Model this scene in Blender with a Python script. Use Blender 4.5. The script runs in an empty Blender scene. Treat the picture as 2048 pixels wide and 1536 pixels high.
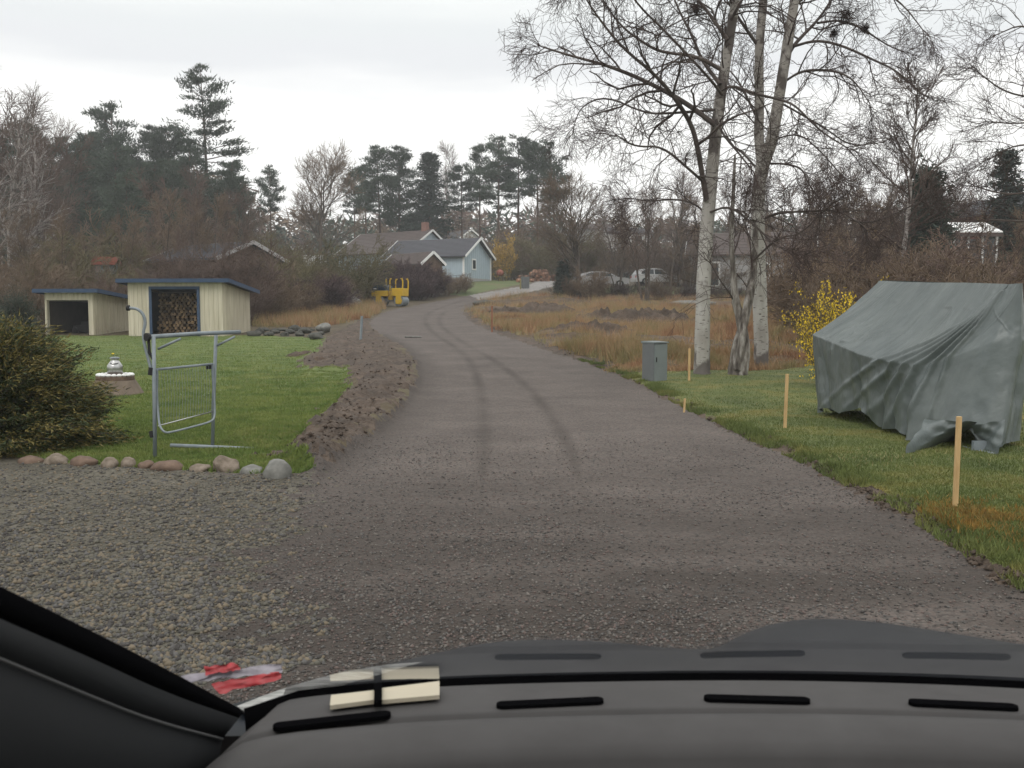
import bpy, bmesh, math, random
import numpy as np
from mathutils import Vector, Matrix, noise as mnoise

SC = bpy.context.scene
COL = SC.collection
RND = random.Random(7)
NR = np.random.default_rng(7)

# ------------------------------------------------------------------ camera
F = 1930.0                       # focal length in photo pixels (2048 wide)
HZ = 631.0                       # horizon row in the photo
PITCH = math.atan((768 - HZ) / F)
CAMZ = 1.5
cam_data = bpy.data.cameras.new('camera')
cam_data.sensor_width = 36.0
cam_data.lens = 36.0 * F / 2048.0
cam_data.clip_start = 0.02
cam_data.clip_end = 3000
cam_data.dof.use_dof = True
cam_data.dof.focus_distance = 25.0
cam_data.dof.aperture_fstop = 19.0
cam = bpy.data.objects.new('camera', cam_data)
cam.location = (0, 0, CAMZ)
cam.rotation_euler = (math.pi / 2 - PITCH, 0, 0)
COL.objects.link(cam)
SC.camera = cam

# ------------------------------------------------------------------ world, sun, exposure
SUN_EL, SUN_ROT = math.radians(48), math.radians(200)
w = bpy.data.worlds.new('World')
SC.world = w
w.use_nodes = True
nt = w.node_tree
nt.nodes.clear()
N = nt.nodes.new
L = nt.links.new
out = N('ShaderNodeOutputWorld')
bg = N('ShaderNodeBackground')
bg.inputs['Strength'].default_value = 0.1
sky = N('ShaderNodeTexSky')
sky.sky_type = 'NISHITA'
sky.sun_disc = False
sky.sun_elevation = SUN_EL
sky.sun_rotation = SUN_ROT
sky.dust_density = 4
tc = N('ShaderNodeTexCoord')
sep = N('ShaderNodeSeparateXYZ')
L(tc.outputs['Generated'], sep.inputs[0])
mp = N('ShaderNodeMapping')
mp.inputs['Scale'].default_value = (1.3, 1.3, 9.0)
L(tc.outputs['Generated'], mp.inputs['Vector'])
nz = N('ShaderNodeTexNoise')
nz.inputs['Scale'].default_value = 1.6
nz.inputs['Detail'].default_value = 4
nz.inputs['Roughness'].default_value = 0.5
L(mp.outputs[0], nz.inputs['Vector'])
# height in the sky, shifted a little by the cloud noise
ma = N('ShaderNodeMath'); ma.operation = 'MULTIPLY_ADD'
ma.inputs[1].default_value = 0.12
L(nz.outputs['Fac'], ma.inputs[0])
ad = N('ShaderNodeMath'); ad.operation = 'SUBTRACT'; ad.inputs[1].default_value = 0.06
L(sep.outputs['Z'], ad.inputs[0])
L(ad.outputs[0], ma.inputs[2])
rp = N('ShaderNodeValToRGB')
rp.color_ramp.interpolation = 'EASE'
els = rp.color_ramp.elements
els[0].position = 0.0; els[0].color = (1.12, 1.11, 1.10, 1)
els[1].position = 1.0; els[1].color = (1.5, 1.5, 1.5, 1)
for p, c in ((0.19, (1.12, 1.11, 1.09)), (0.24, (0.84, 0.85, 0.87)), (0.27, (0.84, 0.86, 0.87)), (0.34, (0.98, 1.0, 0.98)), (0.6, (1.3, 1.3, 1.3))):
    e = els.new(p); e.color = (*c, 1)
L(ma.outputs[0], rp.inputs['Fac'])
sc_ = N('ShaderNodeVectorMath'); sc_.operation = 'SCALE'; sc_.inputs['Scale'].default_value = 10.0
L(rp.outputs['Color'], sc_.inputs[0])
mx = N('ShaderNodeMixRGB'); mx.inputs['Fac'].default_value = 0.95
L(sky.outputs[0], mx.inputs[1]); L(sc_.outputs[0], mx.inputs[2])
L(mx.outputs[0], bg.inputs['Color'])
L(bg.outputs[0], out.inputs['Surface'])

sun_d = bpy.data.lights.new('sun', 'SUN')
sun_d.energy = 0.6
sun_d.angle = math.radians(25)
sun_d.color = (1.0, 0.97, 0.93)
sun = bpy.data.objects.new('sun', sun_d)
COL.objects.link(sun)
sv = Vector((math.sin(SUN_ROT) * math.cos(SUN_EL), math.cos(SUN_ROT) * math.cos(SUN_EL), math.sin(SUN_EL)))
sun.rotation_euler = sv.to_track_quat('Z', 'Y').to_euler()
sun.location = (0, 0, 60)
SC.view_settings.view_transform = 'Standard'
SC.view_settings.look = 'None'
SC.view_settings.exposure = 0.2
SC.view_settings.gamma = 1.0
try:
    SC.cycles.max_bounces = 6
    SC.cycles.transparent_max_bounces = 8
    SC.cycles.diffuse_bounces = 3
except Exception:
    pass

# ------------------------------------------------------------------ terrain height and photo geometry
_ty = np.arange(-200, 1200, 0.5)
_tz = np.interp(_ty, [-200, 20, 40, 72, 97, 130, 200, 400, 1200], [0, 0, 0.66, 2.3, 4.9, 6.3, 8.6, 13, 22])
_k = np.ones(21) / 21
_tz = np.convolve(np.pad(_tz, 10, mode='edge'), _k, mode='valid')
def H(x, y):
    return np.interp(y, _ty, _tz)
def Hf(x, y):
    return float(np.interp(y, _ty, _tz))
_fwd = Vector((0, math.cos(PITCH), -math.sin(PITCH)))
_up = Vector((0, math.sin(PITCH), math.cos(PITCH)))
def ray(px, py):
    return _fwd + Vector((1, 0, 0)) * ((px - 1024) / F) + _up * ((768 - py) / F)
def at(px, py, Y):
    """the place that stands Y metres ahead where the photo shows (px, py)"""
    d = ray(px, py)
    return Vector((0, 0, CAMZ)) + d * (Y / d.y)
def G(px, py):
    """the place on the ground seen at (px, py)"""
    d = ray(px, py)
    lo = 1.0
    Y = 1.0
    while Y < 400:
        p = Vector((0, 0, CAMZ)) + d * (Y / d.y)
        if p.z <= Hf(p.x, p.y):
            a, b = lo, Y
            for _ in range(25):
                m = (a + b) / 2
                p = Vector((0, 0, CAMZ)) + d * (m / d.y)
                if p.z <= Hf(p.x, p.y): b = m
                else: a = m
            return Vector((p.x, p.y, Hf(p.x, p.y)))
        lo = Y
        Y += 0.25
    p = Vector((0, 0, CAMZ)) + d * (400 / d.y)
    return p
def on(px, Y):
    p = at(px, HZ, Y)
    return Vector((p.x, Y, Hf(p.x, Y)))

# ------------------------------------------------------------------ noise in numpy
def _hash(ix, iy, s):
    h = (ix.astype(np.int64) * 374761393 + iy.astype(np.int64) * 668265263 + s * 1442695041) & 0x7fffffff
    h = ((h ^ (h >> 13)) * 1274126177) & 0x7fffffff
    return ((h ^ (h >> 16)) & 0xffff) / 65535.0
def vnoise(x, y, s=0):
    ix, iy = np.floor(x), np.floor(y)
    fx, fy = x - ix, y - iy
    fx = fx * fx * (3 - 2 * fx); fy = fy * fy * (3 - 2 * fy)
    a = _hash(ix, iy, s); b = _hash(ix + 1, iy, s); c = _hash(ix, iy + 1, s); d = _hash(ix + 1, iy + 1, s)
    return (a * (1 - fx) + b * fx) * (1 - fy) + (c * (1 - fx) + d * fx) * fy
def fbm(x, y, s=0, o=4):
    v = 0; a = 0.5; t = 0
    for k in range(o):
        v = v + a * vnoise(x * 2 ** k, y * 2 ** k, s + k * 17); t += a; a *= 0.55
    return v / t

# ------------------------------------------------------------------ materials
MATS = {}
def mat(name, stops, scale=3.0, rough=0.85, bump=0.0, bscale=None, coords='Object', stretch=(1, 1, 1), detail=5, spec=0.3, metal=0.0, rand=0.0, dist=0.02, second=None):
    """noise-coloured principled material; stops = [(pos, rgb), ...]"""
    m = bpy.data.materials.new(name)
    m.use_nodes = True
    t = m.node_tree
    b = t.nodes['Principled BSDF']
    b.inputs['Roughness'].default_value = rough
    b.inputs['Specular IOR Level'].default_value = spec
    b.inputs['Metallic'].default_value = metal
    c = t.nodes.new('ShaderNodeTexCoord')
    mpn = t.nodes.new('ShaderNodeMapping')
    mpn.inputs['Scale'].default_value = stretch
    if coords == 'World':
        g = t.nodes.new('ShaderNodeNewGeometry')
        t.links.new(g.outputs['Position'], mpn.inputs['Vector'])
    else:
        t.links.new(c.outputs[coords], mpn.inputs['Vector'])
    n = t.nodes.new('ShaderNodeTexNoise')
    n.inputs['Scale'].default_value = scale
    n.inputs['Detail'].default_value = detail
    n.inputs['Roughness'].default_value = 0.6
    t.links.new(mpn.outputs[0], n.inputs['Vector'])
    r = t.nodes.new('ShaderNodeValToRGB')
    e = r.color_ramp.elements
    e[0].position, e[0].color = stops[0][0], (*stops[0][1], 1)
    e[1].position, e[1].color = stops[-1][0], (*stops[-1][1], 1)
    for p, col in stops[1:-1]:
        k = e.new(p); k.color = (*col, 1)
    t.links.new(n.outputs['Fac'], r.inputs['Fac'])
    colout = r.outputs['Color']
    if second:                       # a coarser noise multiplies the colour
        n2 = t.nodes.new('ShaderNodeTexNoise')
        n2.inputs['Scale'].default_value = second[0]
        n2.inputs['Detail'].default_value = 3
        t.links.new(mpn.outputs[0], n2.inputs['Vector'])
        r2 = t.nodes.new('ShaderNodeValToRGB')
        r2.color_ramp.elements[0].position = 0.35; r2.color_ramp.elements[0].color = (*second[1], 1)
        r2.color_ramp.elements[1].position = 0.65; r2.color_ramp.elements[1].color = (*second[2], 1)
        t.links.new(n2.outputs['Fac'], r2.inputs['Fac'])
        mm = t.nodes.new('ShaderNodeMixRGB'); mm.blend_type = 'MULTIPLY'; mm.inputs['Fac'].default_value = 1
        t.links.new(colout, mm.inputs[1]); t.links.new(r2.outputs['Color'], mm.inputs[2])
        colout = mm.outputs[0]
    if rand > 0:
        oi = t.nodes.new('ShaderNodeObjectInfo')
        hs = t.nodes.new('ShaderNodeHueSaturation')
        mr = t.nodes.new('ShaderNodeMapRange')
        mr.inputs['To Min'].default_value = 1 - rand; mr.inputs['To Max'].default_value = 1 + rand
        t.links.new(oi.outputs['Random'], mr.inputs['Value'])
        t.links.new(mr.outputs[0], hs.inputs['Value'])
        t.links.new(colout, hs.inputs['Color'])
        colout = hs.outputs[0]
    t.links.new(colout, b.inputs['Base Color'])
    if bump > 0:
        nb = t.nodes.new('ShaderNodeTexNoise')
        nb.inputs['Scale'].default_value = bscale or scale * 3
        nb.inputs['Detail'].default_value = 4
        t.links.new(mpn.outputs[0], nb.inputs['Vector'])
        bm = t.nodes.new('ShaderNodeBump')
        bm.inputs['Strength'].default_value = bump
        bm.inputs['Distance'].default_value = dist
        t.links.new(nb.outputs['Fac'], bm.inputs['Height'])
        t.links.new(bm.outputs[0], b.inputs['Normal'])
    MATS[name] = m
    return m
def flat2(name, col, rough=0.6, var=0.12, **k):
    a = tuple(c * (1 - var) for c in col); b_ = tuple(c * (1 + var) for c in col)
    return mat(name, [(0.3, a), (0.7, b_)], rough=rough, **k)

def gravel_mat(name, cols, scale, wear_and_reflection=None, big=(0.76, 1.14), bump=0.6):
    m = bpy.data.materials.new(name); m.use_nodes = True
    t = m.node_tree; b = t.nodes['Principled BSDF']
    b.inputs['Roughness'].default_value = 0.9
    b.inputs['Specular IOR Level'].default_value = 0.2
    g = t.nodes.new('ShaderNodeNewGeometry')
    v = t.nodes.new('ShaderNodeTexVoronoi'); v.inputs['Scale'].default_value = scale
    t.links.new(g.outputs['Position'], v.inputs['Vector'])
    s = t.nodes.new('ShaderNodeSeparateColor')
    t.links.new(v.outputs['Color'], s.inputs[0])
    r = t.nodes.new('ShaderNodeValToRGB'); r.color_ramp.interpolation = 'LINEAR'
    e = r.color_ramp.elements
    e[0].position, e[0].color = 0, (*cols[0], 1)
    e[1].position, e[1].color = 1, (*cols[-1], 1)
    for i, c in enumerate(cols[1:-1]):
        k = e.new((i + 1) / (len(cols) - 1)); k.color = (*c, 1)
    t.links.new(s.outputs[0], r.inputs['Fac'])
    n = t.nodes.new('ShaderNodeTexNoise'); n.inputs['Scale'].default_value = 0.7; n.inputs['Detail'].default_value = 6
    n.inputs['Roughness'].default_value = 0.65
    t.links.new(g.outputs['Position'], n.inputs['Vector'])
    mr = t.nodes.new('ShaderNodeMapRange')
    mr.inputs['From Min'].default_value = 0.3; mr.inputs['From Max'].default_value = 0.7
    mr.inputs['To Min'].default_value = big[0]; mr.inputs['To Max'].default_value = big[1]
    t.links.new(n.outputs['Fac'], mr.inputs['Value'])
    mu = t.nodes.new('ShaderNodeVectorMath'); mu.operation = 'SCALE'
    t.links.new(r.outputs['Color'], mu.inputs[0]); t.links.new(mr.outputs[0], mu.inputs['Scale'])
    col = mu.outputs[0]
    if wear_and_reflection:
        a = t.nodes.new('ShaderNodeAttribute'); a.attribute_name = 'wear_and_reflection'
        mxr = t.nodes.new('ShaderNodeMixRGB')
        mxr.inputs[2].default_value = (*wear_and_reflection, 1)
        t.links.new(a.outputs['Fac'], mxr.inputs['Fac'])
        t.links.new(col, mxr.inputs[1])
        # keep the grain inside the worn strips and the painted near band
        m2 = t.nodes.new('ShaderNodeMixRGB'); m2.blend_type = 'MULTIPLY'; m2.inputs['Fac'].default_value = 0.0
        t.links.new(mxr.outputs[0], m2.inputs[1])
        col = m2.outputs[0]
    t.links.new(col, b.inputs['Base Color'])
    bm = t.nodes.new('ShaderNodeBump'); bm.inputs['Strength'].default_value = bump; bm.inputs['Distance'].default_value = 0.012
    t.links.new(v.outputs['Distance'], bm.inputs['Height'])
    bm.invert = True
    t.links.new(bm.outputs[0], b.inputs['Normal'])
    MATS[name] = m
    return m

M_road = gravel_mat('road_gravel', [(0.064, 0.056, 0.05), (0.104, 0.088, 0.078), (0.128, 0.101, 0.088), (0.146, 0.125, 0.11), (0.088, 0.081, 0.074)], 48, wear_and_reflection=(0.045, 0.037, 0.031))
M_yard = gravel_mat('yard_gravel', [(0.05, 0.047, 0.038), (0.095, 0.083, 0.06), (0.115, 0.105, 0.085), (0.075, 0.068, 0.05), (0.145, 0.13, 0.105)], 36, big=(0.6, 1.25))
M_dirt = mat('bank_soil', [(0.25, (0.055, 0.04, 0.03)), (0.5, (0.095, 0.07, 0.052)), (0.75, (0.135, 0.104, 0.08))], scale=5, bump=1.0, bscale=14, coords='World', dist=0.08, second=(1.2, (0.7, 0.7, 0.7), (1.15, 1.12, 1.1)))
M_lawn = mat('lawn_turf', [(0.3, (0.075, 0.105, 0.03)), (0.5, (0.105, 0.145, 0.041)), (0.72, (0.15, 0.17, 0.058))], scale=2.2, bump=0.5, bscale=40, coords='World', dist=0.03, second=(0.35, (0.85, 0.92, 0.8), (1.12, 1.05, 1.0)))
M_moss = mat('mossy_lawn_turf', [(0.3, (0.07, 0.09, 0.028)), (0.5, (0.11, 0.13, 0.04)), (0.64, (0.16, 0.15, 0.045)), (0.74, (0.21, 0.15, 0.035))], scale=0.9, bump=0.5, bscale=40, coords='World', dist=0.03)
M_field = mat('dead_grass_ground', [(0.35, (0.055, 0.04, 0.028)), (0.55, (0.12, 0.08, 0.046)), (0.75, (0.15, 0.125, 0.06))], scale=0.6, bump=0.8, bscale=6, coords='World', dist=0.15)
M_floor = mat('woodland_floor', [(0.3, (0.05, 0.037, 0.024)), (0.5, (0.085, 0.065, 0.038)), (0.7, (0.10, 0.085, 0.042))], scale=0.4, bump=0.6, bscale=3, coords='World', dist=0.2)
M_fargrass = mat('far_turf', [(0.3, (0.06, 0.085, 0.028)), (0.5, (0.09, 0.115, 0.036)), (0.7, (0.12, 0.10, 0.05))], scale=0.5, coords='World')
M_drive = gravel_mat('pale_drive_gravel', [(0.16, 0.15, 0.14), (0.24, 0.225, 0.21), (0.30, 0.285, 0.27)], 20)

M_blade = mat('lawn_blades', [(0.3, (0.105, 0.145, 0.038)), (0.5, (0.145, 0.195, 0.052)), (0.72, (0.21, 0.23, 0.078))], scale=2.2, coords='World', second=(0.8, (0.80, 0.86, 0.74), (1.16, 1.06, 1.0)))
M_mossblade = mat('mossy_blades', [(0.3, (0.07, 0.095, 0.026)), (0.5, (0.11, 0.135, 0.038)), (0.64, (0.165, 0.16, 0.046)), (0.74, (0.23, 0.16, 0.036))], scale=0.9, coords='World')
M_straw = mat('dead_grass_blades', [(0.3, (0.15, 0.08, 0.045)), (0.4, (0.29, 0.155, 0.082)), (0.48, (0.35, 0.235, 0.125)), (0.56, (0.22, 0.19, 0.082)), (0.64, (0.34, 0.185, 0.095)), (0.76, (0.42, 0.33, 0.19))], scale=0.45, coords='World', detail=6)
M_strawpale = mat('pale_grass_blades', [(0.3, (0.14, 0.13, 0.05)), (0.6, (0.30, 0.25, 0.12))], scale=0.8, coords='World')

M_twig = flat2('dark_twigs', (0.062, 0.042, 0.037), 0.9, 0.3)
M_twigred = flat2('reddish_twigs', (0.13, 0.09, 0.071), 0.9, 0.3, rand=0.25)
M_twigbrown = flat2('brown_twigs', (0.15, 0.106, 0.07), 0.9, 0.3, rand=0.25)
M_twigpurple = flat2('purple_twigs', (0.085, 0.055, 0.055), 0.9, 0.3, rand=0.1)
M_twigolive = flat2('olive_twigs', (0.14, 0.12, 0.06), 0.9, 0.3, rand=0.2)
M_bough = mat('grey_boughs', [(0.35, (0.05, 0.038, 0.033)), (0.6, (0.10, 0.08, 0.07)), (0.8, (0.22, 0.20, 0.18))], scale=2.5, bump=0.3)
M_trunk = mat('grey_brown_bark', [(0.3, (0.05, 0.038, 0.03)), (0.7, (0.12, 0.095, 0.075))], scale=3, bump=0.4, stretch=(3, 3, 0.7))
M_pinebark = mat('pine_bark', [(0.3, (0.05, 0.035, 0.028)), (0.7, (0.13, 0.075, 0.05))], scale=2, bump=0.3, stretch=(2, 2, 0.5))
M_needle = flat2('pine_needles', (0.05, 0.07, 0.045), 0.8, 0.3, rand=0.25)
M_needledark = flat2('spruce_needles', (0.032, 0.048, 0.034), 0.8, 0.3, rand=0.2)
M_yew = flat2('yew_needles', (0.04, 0.055, 0.02), 0.75, 0.35, scale=6)
M_yewgold = flat2('yew_golden_tips', (0.145, 0.118, 0.034), 0.75, 0.3, scale=6)
M_leafolive = flat2('olive_leaves', (0.06, 0.065, 0.028), 0.7, 0.3)
M_forsythia = flat2('yellow_blossom', (0.72, 0.50, 0.02), 0.6, 0.2)
M_forsythiafar = flat2('ochre_blossom', (0.40, 0.25, 0.05), 0.6, 0.2)

def birch_bark(name, up0, up1):
    m = bpy.data.materials.new(name); m.use_nodes = True
    t = m.node_tree; b = t.nodes['Principled BSDF']
    b.inputs['Roughness'].default_value = 0.75; b.inputs['Specular IOR Level'].default_value = 0.25
    c = t.nodes.new('ShaderNodeTexCoord')
    def noise(scale, st, detail=3):
        mpn = t.nodes.new('ShaderNodeMapping'); mpn.inputs['Scale'].default_value = st
        t.links.new(c.outputs['Object'], mpn.inputs['Vector'])
        n = t.nodes.new('ShaderNodeTexNoise'); n.inputs['Scale'].default_value = scale; n.inputs['Detail'].default_value = detail
        t.links.new(mpn.outputs[0], n.inputs['Vector']); return n.outputs['Fac']
    def ramp(fac, p0, c0, p1, c1):
        r = t.nodes.new('ShaderNodeValToRGB'); e = r.color_ramp.elements
        e[0].position, e[0].color = p0, (*c0, 1); e[1].position, e[1].color = p1, (*c1, 1)
        t.links.new(fac, r.inputs['Fac']); return r.outputs['Color']
    base = ramp(noise(2.5, (1, 1, 0.6)), 0.3, (0.30, 0.28, 0.25), 0.65, (0.48, 0.465, 0.43))
    dash = ramp(noise(3.2, (2.2, 2.2, 9.0)), 0.6, (0, 0, 0), 0.66, (1, 1, 1))
    patch = noise(1.8, (1.3, 1.3, 0.9), 5)
    sp = t.nodes.new('ShaderNodeSeparateXYZ'); t.links.new(c.outputs['Object'], sp.inputs[0])
    # rough black bark at the foot, greyer stem towards the top
    foot = t.nodes.new('ShaderNodeMapRange'); foot.inputs['From Min'].default_value = 0.0; foot.inputs['From Max'].default_value = 0.9
    foot.inputs['To Min'].default_value = 0.28; foot.inputs['To Max'].default_value = 0.0
    t.links.new(sp.outputs['Z'], foot.inputs['Value'])
    upr = t.nodes.new('ShaderNodeMapRange'); upr.inputs['From Min'].default_value = up0; upr.inputs['From Max'].default_value = up1
    upr.inputs['To Min'].default_value = 0.0; upr.inputs['To Max'].default_value = 0.12
    t.links.new(sp.outputs['Z'], upr.inputs['Value'])
    s1 = t.nodes.new('ShaderNodeMath'); s1.operation = 'ADD'; t.links.new(patch, s1.inputs[0]); t.links.new(foot.outputs[0], s1.inputs[1])
    s2 = t.nodes.new('ShaderNodeMath'); s2.operation = 'ADD'; t.links.new(s1.outputs[0], s2.inputs[0]); t.links.new(upr.outputs[0], s2.inputs[1])
    pm = ramp(s2.outputs[0], 0.60, (0, 0, 0), 0.68, (1, 1, 1))
    mxx = t.nodes.new('ShaderNodeMath'); mxx.operation = 'MAXIMUM'; t.links.new(dash, mxx.inputs[0]); t.links.new(pm, mxx.inputs[1])
    gr = t.nodes.new('ShaderNodeMapRange'); gr.inputs['From Min'].default_value = up0 - 1.5; gr.inputs['From Max'].default_value = up1 - 0.5
    gr.inputs['To Min'].default_value = 0.0; gr.inputs['To Max'].default_value = 0.6
    t.links.new(sp.outputs['Z'], gr.inputs['Value'])
    gmix = t.nodes.new('ShaderNodeMixRGB'); gmix.inputs[2].default_value = (0.24, 0.212, 0.187, 1)
    t.links.new(gr.outputs[0], gmix.inputs['Fac']); t.links.new(base, gmix.inputs[1]); base = gmix.outputs[0]
    fm = t.nodes.new('ShaderNodeMath'); fm.operation = 'MULTIPLY'; fm.inputs[1].default_value = 0.85; t.links.new(mxx.outputs[0], fm.inputs[0])
    mix = t.nodes.new('ShaderNodeMixRGB'); mix.inputs[2].default_value = (0.07, 0.055, 0.048, 1)
    t.links.new(fm.outputs[0], mix.inputs['Fac']); t.links.new(base, mix.inputs[1])
    t.links.new(mix.outputs[0], b.inputs['Base Color'])
    bm = t.nodes.new('ShaderNodeBump'); bm.inputs['Strength'].default_value = 0.5; bm.inputs['Distance'].default_value = 0.02; bm.invert = True
    t.links.new(mxx.outputs[0], bm.inputs['Height']); t.links.new(bm.outputs[0], b.inputs['Normal'])
    MATS[name] = m
    return m
M_birch = birch_bark('birch_bark', 4.0, 6.0)
M_gnarl = mat('flaking_bark', [(0.36, (0.06, 0.05, 0.042)), (0.5, (0.16, 0.14, 0.12)), (0.62, (0.34, 0.32, 0.29))], scale=3.2, bump=1.0, bscale=7, stretch=(2.4, 2.4, 0.6), dist=0.05)
M_birchfar = mat('far_birch_bark', [(0.38, (0.12, 0.10, 0.09)), (0.5, (0.34, 0.31, 0.285))], scale=2.0, stretch=(1, 1, 2))

M_cream = flat2('cream_boards', (0.58, 0.54, 0.435), 0.7, 0.08, scale=1.5, stretch=(6, 6, 0.5), second=(1.3, (0.84, 0.82, 0.77), (1.03, 1.02, 1.0)))
M_bluetrim = flat2('blue_painted_trim', (0.035, 0.062, 0.115), 0.6, 0.12)
M_dark = flat2('dark_void', (0.02, 0.018, 0.016), 0.9, 0.2)
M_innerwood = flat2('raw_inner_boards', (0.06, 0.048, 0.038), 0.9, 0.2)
M_logend = mat('cut_log_ends', [(0.3, (0.08, 0.055, 0.035)), (0.7, (0.24, 0.16, 0.085))], scale=6, rand=0.75)
M_logred = mat('fresh_log_ends', [(0.3, (0.13, 0.068, 0.045)), (0.7, (0.30, 0.17, 0.11))], scale=6, rand=0.6)
M_logbark = flat2('log_bark', (0.09, 0.065, 0.05), 0.9, 0.3)
M_bluewall = flat2('pale_blue_boards', (0.40, 0.48, 0.53), 0.7, 0.05)
M_white = flat2('white_paint', (0.75, 0.75, 0.73), 0.5, 0.05)
M_tile = flat2('dark_roof_tiles', (0.048, 0.048, 0.056), 0.6, 0.15, scale=2)
M_tilebrown = flat2('brown_roof_tiles', (0.085, 0.065, 0.058), 0.7, 0.2, scale=2)
M_brownwall = flat2('brown_boards', (0.13, 0.085, 0.06), 0.8, 0.15)
M_greywall = flat2('grey_wall', (0.36, 0.35, 0.34), 0.8, 0.1)
M_redroof = flat2('red_roof', (0.26, 0.09, 0.06), 0.7, 0.15)
M_brick = flat2('chimney_brick', (0.24, 0.13, 0.10), 0.85, 0.2, scale=8)
M_pane = flat2('window_pane', (0.04, 0.05, 0.055), 0.1, 0.1, spec=0.5)
M_galv = mat('grey_painted_steel', [(0.3, (0.15, 0.18, 0.195)), (0.7, (0.24, 0.27, 0.285))], scale=8, rough=0.5, spec=0.5)
M_steel = flat2('bright_steel', (0.45, 0.45, 0.44), 0.28, 0.1, metal=0.9)
M_cabinet = flat2('grey_green_cabinet', (0.165, 0.19, 0.188), 0.55, 0.08, scale=4)
M_cabinetdark = flat2('darker_grey_cabinet', (0.125, 0.133, 0.133), 0.55, 0.08, scale=4)
M_stake = mat('raw_wood_stake', [(0.3, (0.42, 0.27, 0.12)), (0.7, (0.60, 0.42, 0.21))], scale=4, stretch=(8, 8, 1))
M_concrete = flat2('weathered_concrete', (0.16, 0.125, 0.095), 0.9, 0.2, scale=6)
M_yellow = flat2('yellow_machine_paint', (0.60, 0.38, 0.02), 0.4, 0.1)
M_bluecover = flat2('dark_blue_cover', (0.02, 0.04, 0.07), 0.5, 0.2)
M_rubber = flat2('black_rubber', (0.018, 0.018, 0.018), 0.7, 0.2)
M_carwhite = flat2('white_car_paint', (0.55, 0.55, 0.55), 0.25, 0.03, spec=0.5)
M_carsilver = flat2('silver_car_paint', (0.34, 0.33, 0.33), 0.25, 0.03, spec=0.5)
M_stoneA = mat('granite_pinkish', [(0.3, (0.10, 0.08, 0.06)), (0.5, (0.18, 0.145, 0.11)), (0.72, (0.27, 0.22, 0.18))], scale=11, bump=0.4, dist=0.02)
M_stoneB = mat('granite_grey', [(0.3, (0.10, 0.10, 0.088)), (0.7, (0.24, 0.235, 0.215))], scale=7, bump=0.4, dist=0.02)
M_stoneC = mat('granite_brown', [(0.3, (0.09, 0.06, 0.045)), (0.7, (0.19, 0.13, 0.095))], scale=7, bump=0.4, dist=0.02)
M_stonedark = mat('mossy_dark_stone', [(0.3, (0.03, 0.03, 0.024)), (0.7, (0.10, 0.098, 0.085))], scale=5, bump=0.4, dist=0.03)

# ------------------------------------------------------------------ mesh building helpers
def np_mesh(name, V, Fc, mats, midx=None, smooth=False):
    me = bpy.data.meshes.new(name)
    V = np.asarray(V, dtype=np.float32); Fc = np.asarray(Fc, dtype=np.int32)
    n, k = Fc.shape
    me.vertices.add(len(V)); me.vertices.foreach_set('co', V.ravel())
    me.loops.add(n * k); me.loops.foreach_set('vertex_index', Fc.ravel())
    me.polygons.add(n)
    me.polygons.foreach_set('loop_start', np.arange(0, n * k, k, dtype=np.int32))
    if midx is not None:
        me.polygons.foreach_set('material_index', np.asarray(midx, dtype=np.int32))
    if smooth:
        me.polygons.foreach_set('use_smooth', np.ones(n, dtype=bool))
    for m in (mats if isinstance(mats, (list, tuple)) else [mats]):
        me.materials.append(m)
    me.update(calc_edges=True)
    return me
def link(name, me, parent=None, loc=None):
    o = bpy.data.objects.new(name, me)
    COL.objects.link(o)
    if parent is not None: o.parent = parent
    if loc is not None: o.location = loc
    return o
def tag(o, label, cat, group=None):
    o['label'] = label; o['category'] = cat
    if group: o['group'] = group
    return o
def thing(name, label, cat, loc=(0, 0, 0), rotz=0.0, group=None):
    o = bpy.data.objects.new(name, None)
    o.empty_display_size = 0.2
    COL.objects.link(o)
    o.location = loc; o.rotation_euler = (0, 0, rotz)
    return tag(o, label, cat, group)
def setkind(o, kind):
    o['kind'] = kind
    return o
def dup(o, loc=None, rotz=None, label=None, scale=None, group=None):
    c = o.copy(); COL.objects.link(c)
    if loc is not None: c.location = loc
    if rotz is not None: c.rotation_euler = (0, 0, rotz)
    if scale is not None: c.scale = scale if hasattr(scale, '__len__') else (scale,) * 3
    if label: c['label'] = label
    if group: c['group'] = group
    for ch in list(o.children):
        k = ch.copy(); COL.objects.link(k); k.parent = c
        for g in list(ch.children):
            q = g.copy(); COL.objects.link(q); q.parent = k
    return c

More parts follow.
